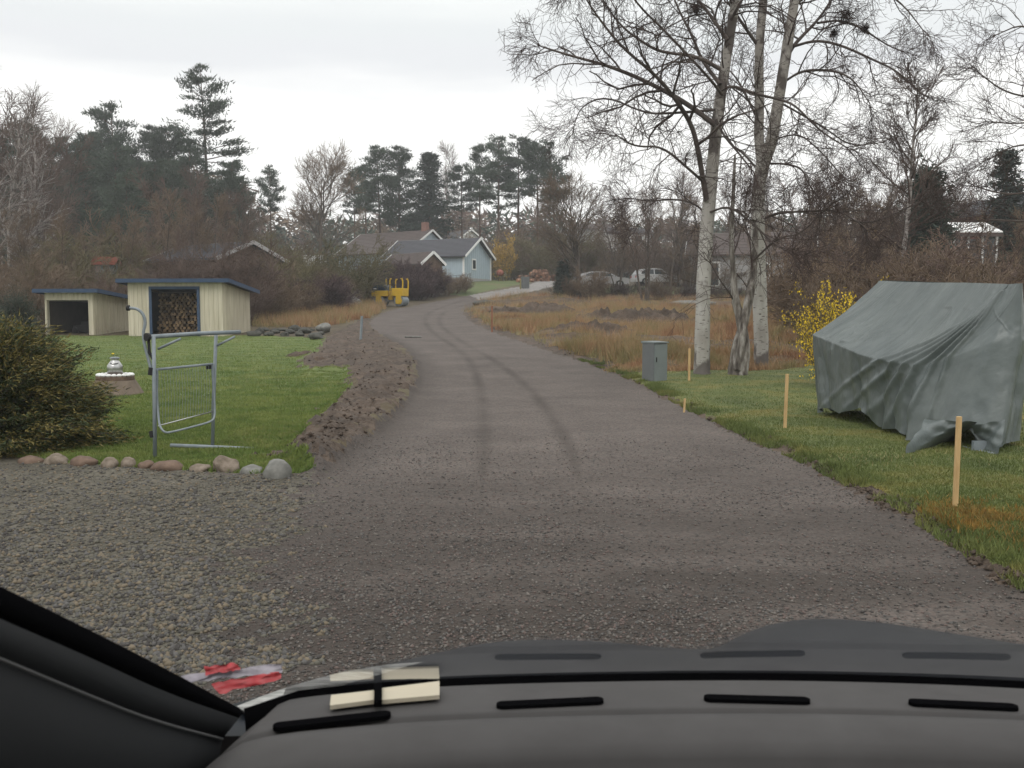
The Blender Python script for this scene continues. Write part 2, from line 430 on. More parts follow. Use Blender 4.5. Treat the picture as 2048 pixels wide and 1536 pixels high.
class MB:
    """collects shapes for one mesh"""
    def __init__(self): self.v = []; self.f = []; self.mi = []; self.m = 0
    def add(self, vs, fs):
        b = len(self.v)
        self.v += [tuple(x) for x in vs]
        for f in fs:
            self.f.append([i + b for i in f]); self.mi.append(self.m)
    def box(self, c, s, rz=0.0, M=None):
        x, y, z = s[0] / 2, s[1] / 2, s[2] / 2
        vs = [Vector(p) for p in ((-x, -y, -z), (x, -y, -z), (x, y, -z), (-x, y, -z), (-x, -y, z), (x, -y, z), (x, y, z), (-x, y, z))]
        R = Matrix.Rotation(rz, 3, 'Z') if M is None else M
        vs = [R @ p + Vector(c) for p in vs]
        self.add(vs, [(0, 3, 2, 1), (4, 5, 6, 7), (0, 1, 5, 4), (1, 2, 6, 5), (2, 3, 7, 6), (3, 0, 4, 7)])
        return self
    def bar(self, a, b, wd, ht, upv=(0, 0, 1)):
        a, b = Vector(a), Vector(b); d = (b - a); l = d.length; d.normalize()
        s = d.cross(Vector(upv)).normalized(); u = s.cross(d)
        M = Matrix((s, d, u)).transposed()
        return self.box((a + b) / 2, (wd, l, ht), M=M)
    def tube(self, pts, rad, sides=8, cap=True, jit=0.0):
        pts = [Vector(p) for p in pts]; n = len(pts)
        if not hasattr(rad, '__len__'): rad = [rad] * n
        d0 = (pts[-1] - pts[0]).normalized()
        ref = Vector((1, 0, 0)) if abs(d0.x) < 0.8 else Vector((0, 0, 1))
        vs = []
        for i, p in enumerate(pts):
            d = (pts[min(i + 1, n - 1)] - pts[max(i - 1, 0)]).normalized()
            a = d.cross(ref)
            if a.length < 1e-4: a = d.cross(Vector((0, 1, 0)))
            a.normalize(); b = d.cross(a)
            for k in range(sides):
                t = 2 * math.pi * k / sides
                r = rad[i] * (1 + (RND.uniform(-jit, jit) if jit else 0))
                vs.append(p + a * (math.cos(t) * r) + b * (math.sin(t) * r))
        fs = []
        for i in range(n - 1):
            for k in range(sides):
                k2 = (k + 1) % sides
                fs.append((i * sides + k, i * sides + k2, (i + 1) * sides + k2, (i + 1) * sides + k))
        if cap:
            fs.append(tuple(range(sides - 1, -1, -1)))
            fs.append(tuple((n - 1) * sides + k for k in range(sides)))
        self.add(vs, fs)
        return self
    def prism(self, poly, a, b):
        """polygon of (u, v) pairs mapped by functions a (near face) and b (far face)"""
        n = len(poly)
        vs = [a(*p) for p in poly] + [b(*p) for p in poly]
        fs = [tuple(range(n)), tuple(range(2 * n - 1, n - 1, -1))]
        for i in range(n):
            j = (i + 1) % n
            fs.append((j, i, n + i, n + j))
        self.add(vs, fs)
        return self
    def lathe(self, prof, c=(0, 0, 0), sides=24):
        vs = []; c = Vector(c)
        for r, z in prof:
            for k in range(sides):
                t = 2 * math.pi * k / sides
                vs.append(c + Vector((r * math.cos(t), r * math.sin(t), z)))
        fs = []
        for i in range(len(prof) - 1):
            for k in range(sides):
                k2 = (k + 1) % sides
                fs.append((i * sides + k, i * sides + k2, (i + 1) * sides + k2, (i + 1) * sides + k))
        fs.append(tuple(range(sides - 1, -1, -1)))
        fs.append(tuple((len(prof) - 1) * sides + k for k in range(sides)))
        self.add(vs, fs)
        return self
    def mesh(self, name, mats, bevel=0.0, smooth=False, recalc=True):
        me = bpy.data.meshes.new(name)
        me.from_pydata(self.v, [], self.f)
        mats = mats if isinstance(mats, (list, tuple)) else [mats]
        for m in mats: me.materials.append(m)
        if len(mats) > 1: me.polygons.foreach_set('material_index', self.mi)
        if bevel > 0 or recalc:
            bm = bmesh.new(); bm.from_mesh(me)
            bmesh.ops.recalc_face_normals(bm, faces=bm.faces)
            if bevel > 0:
                bmesh.ops.bevel(bm, geom=[e for e in bm.edges if len(e.link_faces) == 2 and e.calc_face_angle(0) > 0.6], offset=bevel, segments=2, affect='EDGES', profile=0.5)
            bm.to_mesh(me); bm.free()
        if smooth:
            me.polygons.foreach_set('use_smooth', [True] * len(me.polygons))
        me.update()
        return me
    def obj(self, name, mats, parent=None, loc=None, **k):
        return link(name, self.mesh(name, mats, **k), parent, loc)

# ------------------------------------------------------------------ ground: one sheet cut into surfaces along its cells
def wpoly(pts): return np.array([[p.x, p.y] for p in (G(*q) for q in pts)])
def inpoly(P, x, y):
    r = np.zeros(x.shape, bool); n = len(P)
    for i in range(n):
        x1, y1 = P[i]; x2, y2 = P[(i + 1) % n]
        if y1 == y2: continue
        c = ((y1 > y) != (y2 > y)) & (x < (x2 - x1) * (y - y1) / (y2 - y1) + x1)
        r ^= c
    return r
def dpoly(P, x, y):
    d = np.full(x.shape, 1e9)
    for i in range(len(P) - 1):
        ax, ay = P[i]; bx, by = P[i + 1]
        vx, vy = bx - ax, by - ay
        t = np.clip(((x - ax) * vx + (y - ay) * vy) / (vx * vx + vy * vy + 1e-9), 0, 1)
        d = np.minimum(d, np.hypot(x - ax - t * vx, y - ay - t * vy))
    return d
def smooth_line(P, it=2):
    for _ in range(it):
        Q = [P[0]]
        for i in range(len(P) - 1):
            Q.append(P[i] * 0.75 + P[i + 1] * 0.25); Q.append(P[i] * 0.25 + P[i + 1] * 0.75)
        Q.append(P[-1]); P = np.array(Q)
    return P
R_EDGE = smooth_line(wpoly([(2300, 1330), (2048, 1195), (1950, 1130), (1850, 1062), (1700, 980), (1560, 908), (1440, 856), (1340, 803), (1270, 765), (1190, 733), (1100, 704), (1030, 681), (965, 656), (930, 637), (925, 620), (950, 605), (1000, 594), (1060, 584), (1110, 572)]))
L_EDGE = smooth_line(wpoly([(560, 1010), (640, 938), (720, 890), (788, 838), (824, 790), (838, 752), (830, 722), (800, 692), (760, 672), (738, 655), (742, 640), (775, 622), (850, 606), (930, 592), (1000, 580), (1060, 570), (1108, 560)]))
near_R = np.array([[30.0, -60.0], [6.0, -2.0], [2.6, 2.4]])
near_L = np.array([[-1.2, 4.6], [-1.4, 2.0], [-6.0, -60.0]])
ROAD = np.vstack([near_R, R_EDGE, L_EDGE[::-1], near_L])
DRIVE = wpoly([(1108, 560), (1110, 572), (1060, 584), (1000, 594), (960, 600), (940, 590), (1000, 580), (1060, 570)])
DIRT_L = smooth_line(wpoly([(640, 945), (565, 918), (600, 880), (640, 842), (685, 800), (700, 770), (702, 742), (650, 742), (610, 745), (600, 730), (640, 705), (640, 685), (690, 660), (715, 645), (742, 636)]), 1)
DIRT = np.vstack([DIRT_L, L_EDGE[::-1][-0:0] if False else L_EDGE[(L_EDGE[:, 1] > 8) & (L_EDGE[:, 1] < 70)][::-1]])
stone_line = wpoly([(-700, 900), (-200, 905), (40, 915), (200, 930), (400, 940), (560, 950), (640, 945)])
LAWN_L = np.vstack([wpoly([(-1500, 900), (-200, 905), (40, 915), (200, 930), (400, 940), (560, 950), (640, 945)]), DIRT_L[1:-6] if len(DIRT_L) > 12 else DIRT_L, wpoly([(640, 676), (600, 674), (505, 671), (250, 671), (0, 672), (-1500, 672)])])
YARD = np.vstack([wpoly([(-1500, 900), (-200, 905), (40, 915), (200, 930), (400, 940), (560, 950), (640, 945), (600, 965), (565, 1040), (540, 1100), (500, 1300), (440, 1536)]), [[-1.4, 2.0], [-6, -60], [-60, -60]]])
FIELD = np.vstack([wpoly([(925, 640), (930, 615), (960, 604), (1000, 597)]), wpoly([(1100, 590), (1640, 596), (2300, 606), (2300, 690), (1640, 735), (1400, 742), (1290, 748), (1230, 752)]), R_EDGE[(R_EDGE[:, 1] > 24) & (R_EDGE[:, 1] < 75)]])
LAWN_R = np.vstack([near_R, R_EDGE[R_EDGE[:, 1] < 30], wpoly([(1230, 752), (1290, 748), (1400, 742), (1640, 735), (2300, 690), (3500, 690)]), [[60.0, -60.0]]])
FARLAWN = [wpoly([(935, 592), (980, 580), (1060, 566), (1108, 556), (1108, 545), (1080, 535), (980, 535), (900, 590)]),
           wpoly([(1150, 586), (1640, 590), (1640, 577), (1150, 572)])]
TRACKS = [smooth_line(wpoly(q)) for q in (
    [(985, 592), (905, 604), (855, 625), (848, 645), (868, 668), (910, 692), (948, 730), (965, 790), (970, 860), (962, 980), (955, 1130), (950, 1300)],
    [(1010, 594), (940, 606), (893, 620), (874, 640), (890, 660), (935, 690), (1000, 727), (1060, 775), (1110, 840), (1150, 920), (1185, 1050), (1215, 1250)])]

cols = np.concatenate([np.arange(-180, -60, 6.0), np.arange(-60, -34, 1.0), np.arange(-34, 34, 0.1), np.arange(34, 60, 1.0), np.arange(60, 180.1, 6.0)])
d1 = 2895.0 / np.arange(1500, 72, -2.3)
d2 = np.arange(d1[-1] + 0.8, 135, 0.8)
rows = np.concatenate([[0.15, 0.6, 1.2, 1.6], d1, d2, np.geomspace(138, 1100, 40)])
A, D = np.meshgrid(np.radians(cols), rows)
GX, GY = D * np.sin(A), D * np.cos(A)
jx = (fbm(GX * 2.2, GY * 2.2, 3) - 0.5); jy = (fbm(GX * 2.2 + 40, GY * 2.2, 5) - 0.5)
def classify(x, y, jit=0.35):
    jx = (fbm(x * 2.2, y * 2.2, 3) - 0.5) * jit; jy = (fbm(x * 2.2 + 40, y * 2.2, 5) - 0.5) * jit
    jx2 = (fbm(x * 9, y * 9, 31, 2) - 0.5) * 0.18; jy2 = (fbm(x * 9 + 40, y * 9, 35, 2) - 0.5) * 0.18
    X, Y = x + jx + jx2, y + jy + jy2
    c = np.zeros(x.shape, int)                       # 0 woodland floor
    for P in FARLAWN: c[inpoly(P, X, Y)] = 6
    c[inpoly(FIELD, X, Y)] = 5
    c[inpoly(LAWN_R, X, Y)] = 4
    c[inpoly(LAWN_L, X * 1.0, Y)] = 3
    c[inpoly(DIRT, x + jx * 3 + jx2 * 2, y + jy * 3 + jy2 * 2)] = 2
    c[inpoly(YARD, x + jx * 4 + jx2 * 6, y + jy * 2 + jy2 * 2)] = 7
    Xr, Yr = x + jx * 0.4 + jx2, y + jy * 0.4 + jy2
    road = inpoly(ROAD, Xr, Yr)
    edge = dpoly(R_EDGE, x, y)
    verge = (~road) & (edge < 0.05 + 0.3 * (y > 24) + (0.42 + 1.4 * (y > 24)) * np.clip(fbm(x * 1.5, y * 1.5, 9) - 0.36, 0, 1) * (1 + y * 0.03)) & (y > 1) & (y < 60) & ((c == 4) | (c == 5) | (c == 0))
    c[verge] = 2
    c[road & (c != 7)] = 1
    c[(c == 0) & (y < 10) & (np.abs(x) < 4)] = 1
    c[inpoly(DRIVE, X, Y)] = 8
    return c
NMASK = classify(GX, GY)
def vblur(m, it):
    m = m.astype(float)
    for _ in range(it):
        p = np.pad(m, 1, mode='edge')
        m = (p[1:-1, 1:-1] * 2 + p[:-2, 1:-1] + p[2:, 1:-1] + p[1:-1, :-2] + p[1:-1, 2:]) / 6
    return m
dirt_b = vblur(NMASK == 2, 14)
dirt_main = inpoly(DIRT, GX, GY)
lawnr_b = vblur(NMASK == 4, 6); field_b = vblur(NMASK == 5, 6); road_b = vblur(NMASK == 1, 6)
GZ = H(GX, GY)
lump = fbm(GX * 3.0, GY * 3.0, 11, 5) - 0.5
GZ = GZ + vblur(dirt_main, 20) * (0.16 + 0.36 * lump)
GZ = GZ + dirt_b * (1 - vblur(dirt_main, 4)) * (0.03 + 0.2 * lump)
GZ = GZ + lawnr_b * (0.05 + 0.05 * (fbm(GX * 1.3, GY * 1.3, 21) - 0.5)) + field_b * (0.05 + 0.7 * (fbm(GX * 0.5, GY * 0.4, 22) - 0.45))
GZ = GZ + (fbm(GX * 5, GY * 5, 23, 3) - 0.5) * 0.022 * (NMASK != 8)
dtr = np.minimum(dpoly(TRACKS[0], GX, GY), dpoly(TRACKS[1], GX, GY) + np.clip(12 - GY, 0, 9) * 0.008)
wear_and_reflection = np.clip(1.15 - dtr / (0.11 + 0.0015 * GY), 0, 1) * np.clip(1.5 * fbm(GX * 1.2, GY * 0.7, 41) - 0.1, 0, 1)
edgeL = dpoly(L_EDGE, GX, GY)
near_reflection = np.clip((11.0 - GY) / 6.0, 0, 1) * np.clip((fbm(GX * 0.6, GY * 1.3, 45) - 0.14) * 2.6, 0, 1) * 0.85  # windscreen reflection band over the near gravel, painted into the road colour
wear_and_reflection = np.clip(np.maximum(np.maximum(wear_and_reflection * 0.6, near_reflection), np.clip(1 - edgeL / 0.7, 0, 1) * 0.55 * (GY < 40)), 0, 1)
nr_, nc_ = GX.shape
allV = np.stack([GX, GY, GZ], -1).reshape(-1, 3)
idx = np.arange(nr_ * nc_).reshape(nr_, nc_)
quads = np.stack([idx[:-1, :-1], idx[:-1, 1:], idx[1:, 1:], idx[1:, :-1]], -1).reshape(-1, 4)[:, ::-1]
cxy = allV[quads].mean(1)
ccls = classify(cxy[:, 0], cxy[:, 1])
wear_reflection_flat = wear_and_reflection.reshape(-1)
for k, nm, m in ((0, 'woodland_ground', M_floor), (1, 'gravel_road', M_road), (2, 'bare_soil_ground', M_dirt), (3, 'lawn_ground', M_lawn), (4, 'mossy_lawn_ground', M_moss), (5, 'field_ground', M_field), (6, 'far_lawn_ground', M_fargrass), (7, 'yard_gravel_ground', M_yard), (8, 'pale_gravel_road', M_drive)):
    q = quads[ccls == k]
    if len(q) == 0: continue
    u, inv = np.unique(q, return_inverse=True)
    me = np_mesh(nm, allV[u], inv.reshape(-1, 4), m, smooth=True)
    if k == 1:
        a = me.attributes.new('wear_and_reflection', 'FLOAT', 'POINT'); a.data.foreach_set('value', wear_reflection_flat[u].astype(np.float32))
    setkind(link(nm, me), 'structure')
def ground_z(x, y):
    """height of the built sheet (nearest node)"""
    d = np.hypot(x, y); a = np.degrees(np.arctan2(x, y))
    i = np.clip(np.searchsorted(rows, d), 0, nr_ - 1); j = np.clip(np.searchsorted(cols, a), 0, nc_ - 1)
    return GZ[i, j]

# ------------------------------------------------------------------ grass, stones: uncountable stuff
def blades(name, px, py, hmin, hmax, wd, m, lean=0.5, extra=None, zoff=-0.005):
    n = len(px)
    z = ground_z(px, py) + zoff
    a = NR.uniform(0, 2 * np.pi, n); h = NR.uniform(hmin, hmax, n); w_ = wd * NR.uniform(0.6, 1.4, n)
    l = h * NR.uniform(0, lean, n); la = NR.uniform(0, 2 * np.pi, n)
    V = np.empty((n, 3, 3), np.float32)
    V[:, 0, 0] = px - np.cos(a) * w_; V[:, 0, 1] = py - np.sin(a) * w_; V[:, 0, 2] = z
    V[:, 1, 0] = px + np.cos(a) * w_; V[:, 1, 1] = py + np.sin(a) * w_; V[:, 1, 2] = z
    V[:, 2, 0] = px + np.cos(la) * l; V[:, 2, 1] = py + np.sin(la) * l; V[:, 2, 2] = z + h
    me = np_mesh(name, V.reshape(-1, 3), np.arange(n * 3).reshape(-1, 3), m)
    return setkind(link(name, me), 'stuff')
def scatter(n, amin, amax, dmin, dmax, cls, power=1.0):
    a = np.radians(NR.uniform(amin, amax, n)); u = NR.uniform(0, 1, n)
    d = 1 / (1 / dmin + u * (1 / dmax - 1 / dmin)) if power == -1 else np.sqrt(dmin ** 2 + u * (dmax ** 2 - dmin ** 2))
    x, y = d * np.sin(a), d * np.cos(a)
    c = classify(x, y)
    k = np.isin(c, cls)
    return x[k], y[k]
x, y = scatter(520000, -32, -5, 8.5, 47, [3], -1)
blades('lawn_grass', x, y, 0.02, 0.05, 0.006, M_blade, 0.9)
x, y = scatter(36000, -32, -5, 8.5, 40, [3], -1)
k = fbm(x * 0.7, y * 0.7, 95) > NR.uniform(0.4, 0.75, len(x))
blades('withered_lawn_grass', x[k], y[k], 0.02, 0.05, 0.006, M_strawpale, 1.2)
x, y = scatter(40000, 3, 36, 4.0, 26, [4], -1)
k = fbm(x * 0.7, y * 0.7, 96) > NR.uniform(0.4, 0.75, len(x))
blades('withered_lawn_grass', x[k], y[k], 0.02, 0.05, 0.005, M_strawpale, 1.2)
x, y = scatter(520000, 3, 36, 4.0, 26, [4], -1)
blades('mossy_lawn_grass', x, y, 0.012, 0.036, 0.005, M_mossblade, 0.9)
x, y = scatter(110000, 36, 62, 4.0, 22, [4], -1)
blades('mossy_lawn_grass', x, y, 0.012, 0.036, 0.006, M_mossblade, 0.9)
# tall dead grass in clumps over the field
x, y = scatter(125000, -8, 32, 20, 95, [5], -1)
dens = fbm(x * 0.25, y * 0.18, 61)
k = dens > NR.uniform(0.33, 0.55, len(x)); x, y = x[k], y[k]
MND = [(on(1295, 46), 3.4, 1.7), (on(1215, 48), 2.3, 1.5), (on(1090, 58), 2.6, 1.5), (on(1180, 40), 2.6, 1.1), (on(1010, 56), 1.7, 1.0)]
for c_, ra, rb in MND:
    k = ((x - c_.x) / ra) ** 2 + ((y - c_.y) / rb) ** 2 > NR.uniform(0.6, 1.3, len(x)); x, y = x[k], y[k]
rep = 7
sx = np.repeat(x, rep) + NR.normal(0, 0.12, len(x) * rep); sy = np.repeat(y, rep) + NR.normal(0, 0.12, len(x) * rep)
hm = np.clip(fbm(sx * 0.35, sy * 0.3, 88) * 2.2 - 0.45, 0.25, 1.3)
blades('dead_field_grass', sx, sy, 0.15 * hm, 0.62 * hm, 0.009, M_straw, 0.9)
# straw by the left ditch behind the shed and beside the roller
P1 = wpoly([(505, 655), (640, 655), (740, 640), (775, 618), (750, 606), (640, 620), (505, 612)])
n = 45000
bx = NR.uniform(P1[:, 0].min(), P1[:, 0].max(), n); by = NR.uniform(P1[:, 1].min(), P1[:, 1].max(), n)
k = inpoly(P1, bx, by) & (fbm(bx * 0.5, by * 0.5, 63) > NR.uniform(0.3, 0.55, n))
blades('ditch_grass', bx[k], by[k], 0.2, 0.75, 0.012, M_straw, 0.6)
# pale tufts and greener weeds along the road edge
P2 = wpoly([(1190, 733), (1280, 765), (1300, 740), (1230, 712), (1160, 700), (1000, 668), (930, 640), (940, 628), (1010, 655)])
bx = NR.uniform(P2[:, 0].min(), P2[:, 0].max(), n); by = NR.uniform(P2[:, 1].min(), P2[:, 1].max(), n)
k = inpoly(P2, bx, by) & (fbm(bx * 0.9, by * 0.9, 65) > NR.uniform(0.42, 0.66, n)) & (dpoly(R_EDGE, bx, by) > 0.5)
blades('roadside_grass', bx[k], by[k], 0.1, 0.4, 0.009, M_strawpale, 0.8)
t = NR.uniform(0, 1, 30000)
seg = R_EDGE[(R_EDGE[:, 1] > 3) & (R_EDGE[:, 1] < 28)]
cum = np.concatenate([[0], np.cumsum(np.hypot(*np.diff(seg, axis=0).T))])
ex = np.interp(t * cum[-1], cum, seg[:, 0]) + np.abs(NR.normal(0.12, 0.14, len(t))); ey = np.interp(t * cum[-1], cum, seg[:, 1]) + NR.normal(0, 0.05, len(t))
k = fbm(ex * 2, ey * 2, 67) > 0.42
blades('verge_grass', ex[k], ey[k], 0.02, 0.08, 0.005, M_mossblade, 1.0)

gm = G(1960, 1062)
n = 26000
mx_, my_ = gm.x + NR.normal(0.1, 0.55, n), gm.y + NR.normal(0.1, 0.30, n)
k = (fbm(mx_ * 2.2, my_ * 2.2, 91) > NR.uniform(0.3, 0.6, n)) & (classify(mx_, my_) == 4)
blades('orange_moss', mx_[k], my_[k], 0.02, 0.055, 0.005, mat('orange_moss_blades', [(0.3, (0.15, 0.105, 0.03)), (0.6, (0.27, 0.155, 0.035))], scale=5, coords='World'), 1.0)
def pebbles(name, x, y, smin, smax, mats):
    n = len(x)
    base = np.array([[1, 0, 0], [-1, 0, 0], [0, 1, 0], [0, -1, 0], [0, 0, 0.7], [0, 0, -0.7]], np.float32)
    tri = np.array([[0, 2, 4], [2, 1, 4], [1, 3, 4], [3, 0, 4], [2, 0, 5], [1, 2, 5], [3, 1, 5], [0, 3, 5]])
    s = smin + (smax - smin) * NR.power(0.6, n)[:, None, None] * 0 + (smin + (smax - smin) * NR.uniform(0, 1, n) ** 2.5)[:, None, None] - smin
    V = base[None] * s * NR.uniform(0.55, 1.3, (n, 6, 3))
    a = NR.uniform(0, 2 * np.pi, n); c, s_ = np.cos(a)[:, None], np.sin(a)[:, None]
    X = V[:, :, 0] * c - V[:, :, 1] * s_; Y = V[:, :, 0] * s_ + V[:, :, 1] * c
    V[:, :, 0] = X + x[:, None]; V[:, :, 1] = Y + y[:, None]; V[:, :, 2] += ground_z(x, y)[:, None] + 0.002
    Fc = (tri[None] + (np.arange(n) * 6)[:, None, None]).reshape(-1, 3)
    mi = np.repeat(NR.integers(0, len(mats), n), 8)
    return setkind(link(name, np_mesh(name, V.reshape(-1, 3), Fc, mats, mi)), 'stuff')
PB = [flat2('pebble_grey', (0.095, 0.09, 0.085), 0.8, 0.2, scale=30), flat2('pebble_pink', (0.12, 0.09, 0.08), 0.8, 0.2, scale=30), flat2('pebble_dark', (0.055, 0.05, 0.046), 0.8, 0.2, scale=30), flat2('pebble_pale', (0.145, 0.13, 0.115), 0.8, 0.2, scale=30)]
PY = [flat2('pebble_olive', (0.105, 0.098, 0.078), 0.8, 0.2, scale=30), PB[0], PB[2], flat2('pebble_ochre', (0.15, 0.122, 0.085), 0.8, 0.2, scale=30)]
x, y = scatter(190000, -34, 36, 2.6, 12, [1], -1)
k = fbm(x * 0.9, y * 0.9, 45) > NR.uniform(0.15, 0.75, len(x))
pebbles('road_gravel', x[k], y[k], 0.004, 0.014, PB)
x, y = scatter(90000, -36, 2, 2.6, 11, [7], -1)
pebbles('yard_gravel', x, y, 0.006, 0.026, PY)
DC = [M_dirt, M_dirt, M_dirt, flat2('dark_clods', (0.062, 0.045, 0.034), 0.95, 0.2)]
x, y = scatter(50000, -20, 34, 4, 45, [2], -1)
pebbles('soil_clods', x, y, 0.008, 0.042, DC)

# ------------------------------------------------------------------ branches
class Twigs:
    """fast collector for thin tubes"""
    def __init__(self): self.V = []; self.F = []; self.n = 0
    def tube(self, pts, r0, r1, sides=3):
        n = len(pts)
        d = pts[-1] - pts[0]
        if d.length < 1e-6: return
        d.normalize()
        ref = Vector((0, 0, 1)) if abs(d.z) < 0.9 else Vector((1, 0, 0))
        a = d.cross(ref).normalized(); b = d.cross(a)
        ring = [(a * math.cos(2 * math.pi * k / sides) + b * math.sin(2 * math.pi * k / sides)) for k in range(sides)]
        base = self.n
        for i, p in enumerate(pts):
            r = r0 + (r1 - r0) * i / (n - 1)
            for q in ring:
                self.V.append((p.x + q.x * r, p.y + q.y * r, p.z + q.z * r))
        for i in range(n - 1):
            o = base + i * sides
            for k in range(sides):
                k2 = (k + 1) % sides
                self.F.append((o + k, o + k2, o + sides + k2, o + sides + k))
        self.n += n * sides
    def mesh(self, name, m):
        return np_mesh(name, np.array(self.V, np.float32).reshape(-1, 3), np.array(self.F, np.int32).reshape(-1, 4), m, smooth=True)
def rv(s=1.0):
    return Vector((RND.gauss(0, s), RND.gauss(0, s), RND.gauss(0, s)))
def path(p, d, Ln, n, wig, trop):
    pts = [p.copy()]
    d = d.normalized()
    for i in range(n):
        d = (d + rv(wig) + Vector((0, 0, trop))).normalized()
        p = p + d * (Ln / n)
        pts.append(p.copy())
    return pts, d
def side_dir(d, ang):
    q = rv()
    q = (q - d * q.dot(d))
    if q.length < 1e-4: q = Vector((1, 0, 0))
    q.normalize()
    return (d * math.cos(ang) + q * math.sin(ang)).normalized()
def along(pts, t):
    f = t * (len(pts) - 1); i = min(int(f), len(pts) - 2); u = f - i
    return pts[i].lerp(pts[i + 1], u), (pts[i + 1] - pts[i]).normalized()
def spray(T, pts, r, kids, Ls, ang, trop, wig, depth, rmin, t0=0.15, B=None):
    """branches of the next order along a path; kids/Ls/... are lists, one entry per order"""
    if depth >= len(kids): return
    n = kids[depth]
    n = int(n) + (1 if RND.random() < n - int(n) else 0)
    for k in range(n):
        t = t0 + (1 - t0) * (k + RND.random()) / n
        p, d = along(pts, t)
        rr = max(rmin, r * (1 - 0.7 * t) * 0.55)
        Ln = Ls[depth] * (1.18 - 0.72 * t) * RND.uniform(0.6, 1.25)
        dd = side_dir(d, ang * RND.uniform(0.6, 1.3))
        last = depth == len(kids) - 1
        q, _ = path(p, dd, Ln, 3 if last else 5, wig, trop)
        tgt = T if (B is None or rr < 0.014) else B
        tgt.tube(q, rr, max(rmin * 0.7, rr * 0.35), 3 if rr < 0.03 else 5)
        spray(T, q, rr, kids, Ls, ang, trop, wig, depth + 1, rmin, 0.1, B)

# ---- the three birches beside the grey cabinet
def bez(P, n=4):
    """smooth a polyline of Vectors"""
    A = np.array([tuple(p) for p in P]); A = smooth_line(A, 2)
    return [Vector(a) for a in A]
def birch(label, root, trunks, limbs, Y, kids, seed, nests=(), bark=None):
    global RND
    RND = random.Random(seed)
    o = thing('birch_tree', label, 'tree', root)
    T, B = Twigs(), Twigs()
    tb = MB()
    for line in trunks:
        P = bez([at(px, py, Y + dy) - root for px, py, dy, r in line])
        rs = np.interp(np.linspace(0, 1, len(P)), np.linspace(0, 1, len(line)), [l[3] for l in line])
        tb.tube(P, list(rs), 14, jit=0.05)
    trunk = tb.obj('trunk', bark or M_birch, o, smooth=True)
    for line, r0, dz in limbs:
        B = Twigs()
        n = len(line)
        P = [at(px, py, Y + dz * i / (n - 1)) - root for i, (px, py) in enumerate(line)]
        P = [p + (rv(0.05) if 0 < i else Vector()) for i, p in enumerate(P)]
        P = bez(P)
        B.tube(P, r0 * 0.85, 0.014, 7)
        spray(T, P, r0, kids['k'], kids['L'], kids['a'], kids['t'], kids['w'], 0, 0.0048, 0.18, B)
        # the tip runs on as twigs
        e, d = P[-1], (P[-1] - P[-3]).normalized()
        for _ in range(4):
            q, _d = path(e, side_dir(d, 0.4), RND.uniform(0.3, 0.75), 4, 0.18, -0.03)
            T.tube(q, 0.011, 0.004); spray(T, q, 0.011, kids['k'][1:], kids['L'][1:], kids['a'], kids['t'], kids['w'], 0, 0.0045)
        link('bough', B.mesh('bough', M_bough), o)
    for line in trunks:              # fine shoots straight from the stem
        P = bez([at(px, py, Y + dy) - root for px, py, dy, r in line])
        k = len(P) // 2
        spray(T, P[k:], 0.05, [kids['stem']] + kids['k'][1:], [1.8] + kids['L'][1:], 0.9, 0.02, 0.16, 0, 0.0048, 0.05)
    link('crown', T.mesh('crown', M_twig), o)
    for px, py, r in nests:
        nb = Twigs(); c = at(px, py, Y) - root
        for _ in range(160):
            q = rv(); q.normalize(); s = c + q * r * RND.uniform(0, 0.6); e = s + rv(r * 0.6)
            nb.tube([s, (s + e) / 2 + rv(r * 0.15), e], 0.006, 0.004)
        link('twig_clump', nb.mesh('twig_clump', M_twig), o)
    return o
KB = dict(k=[11, 6.6, 4.6], L=[1.9, 0.9, 0.45], a=0.78, t=-0.02, w=0.27, stem=8)
r1 = G(1403, 752)
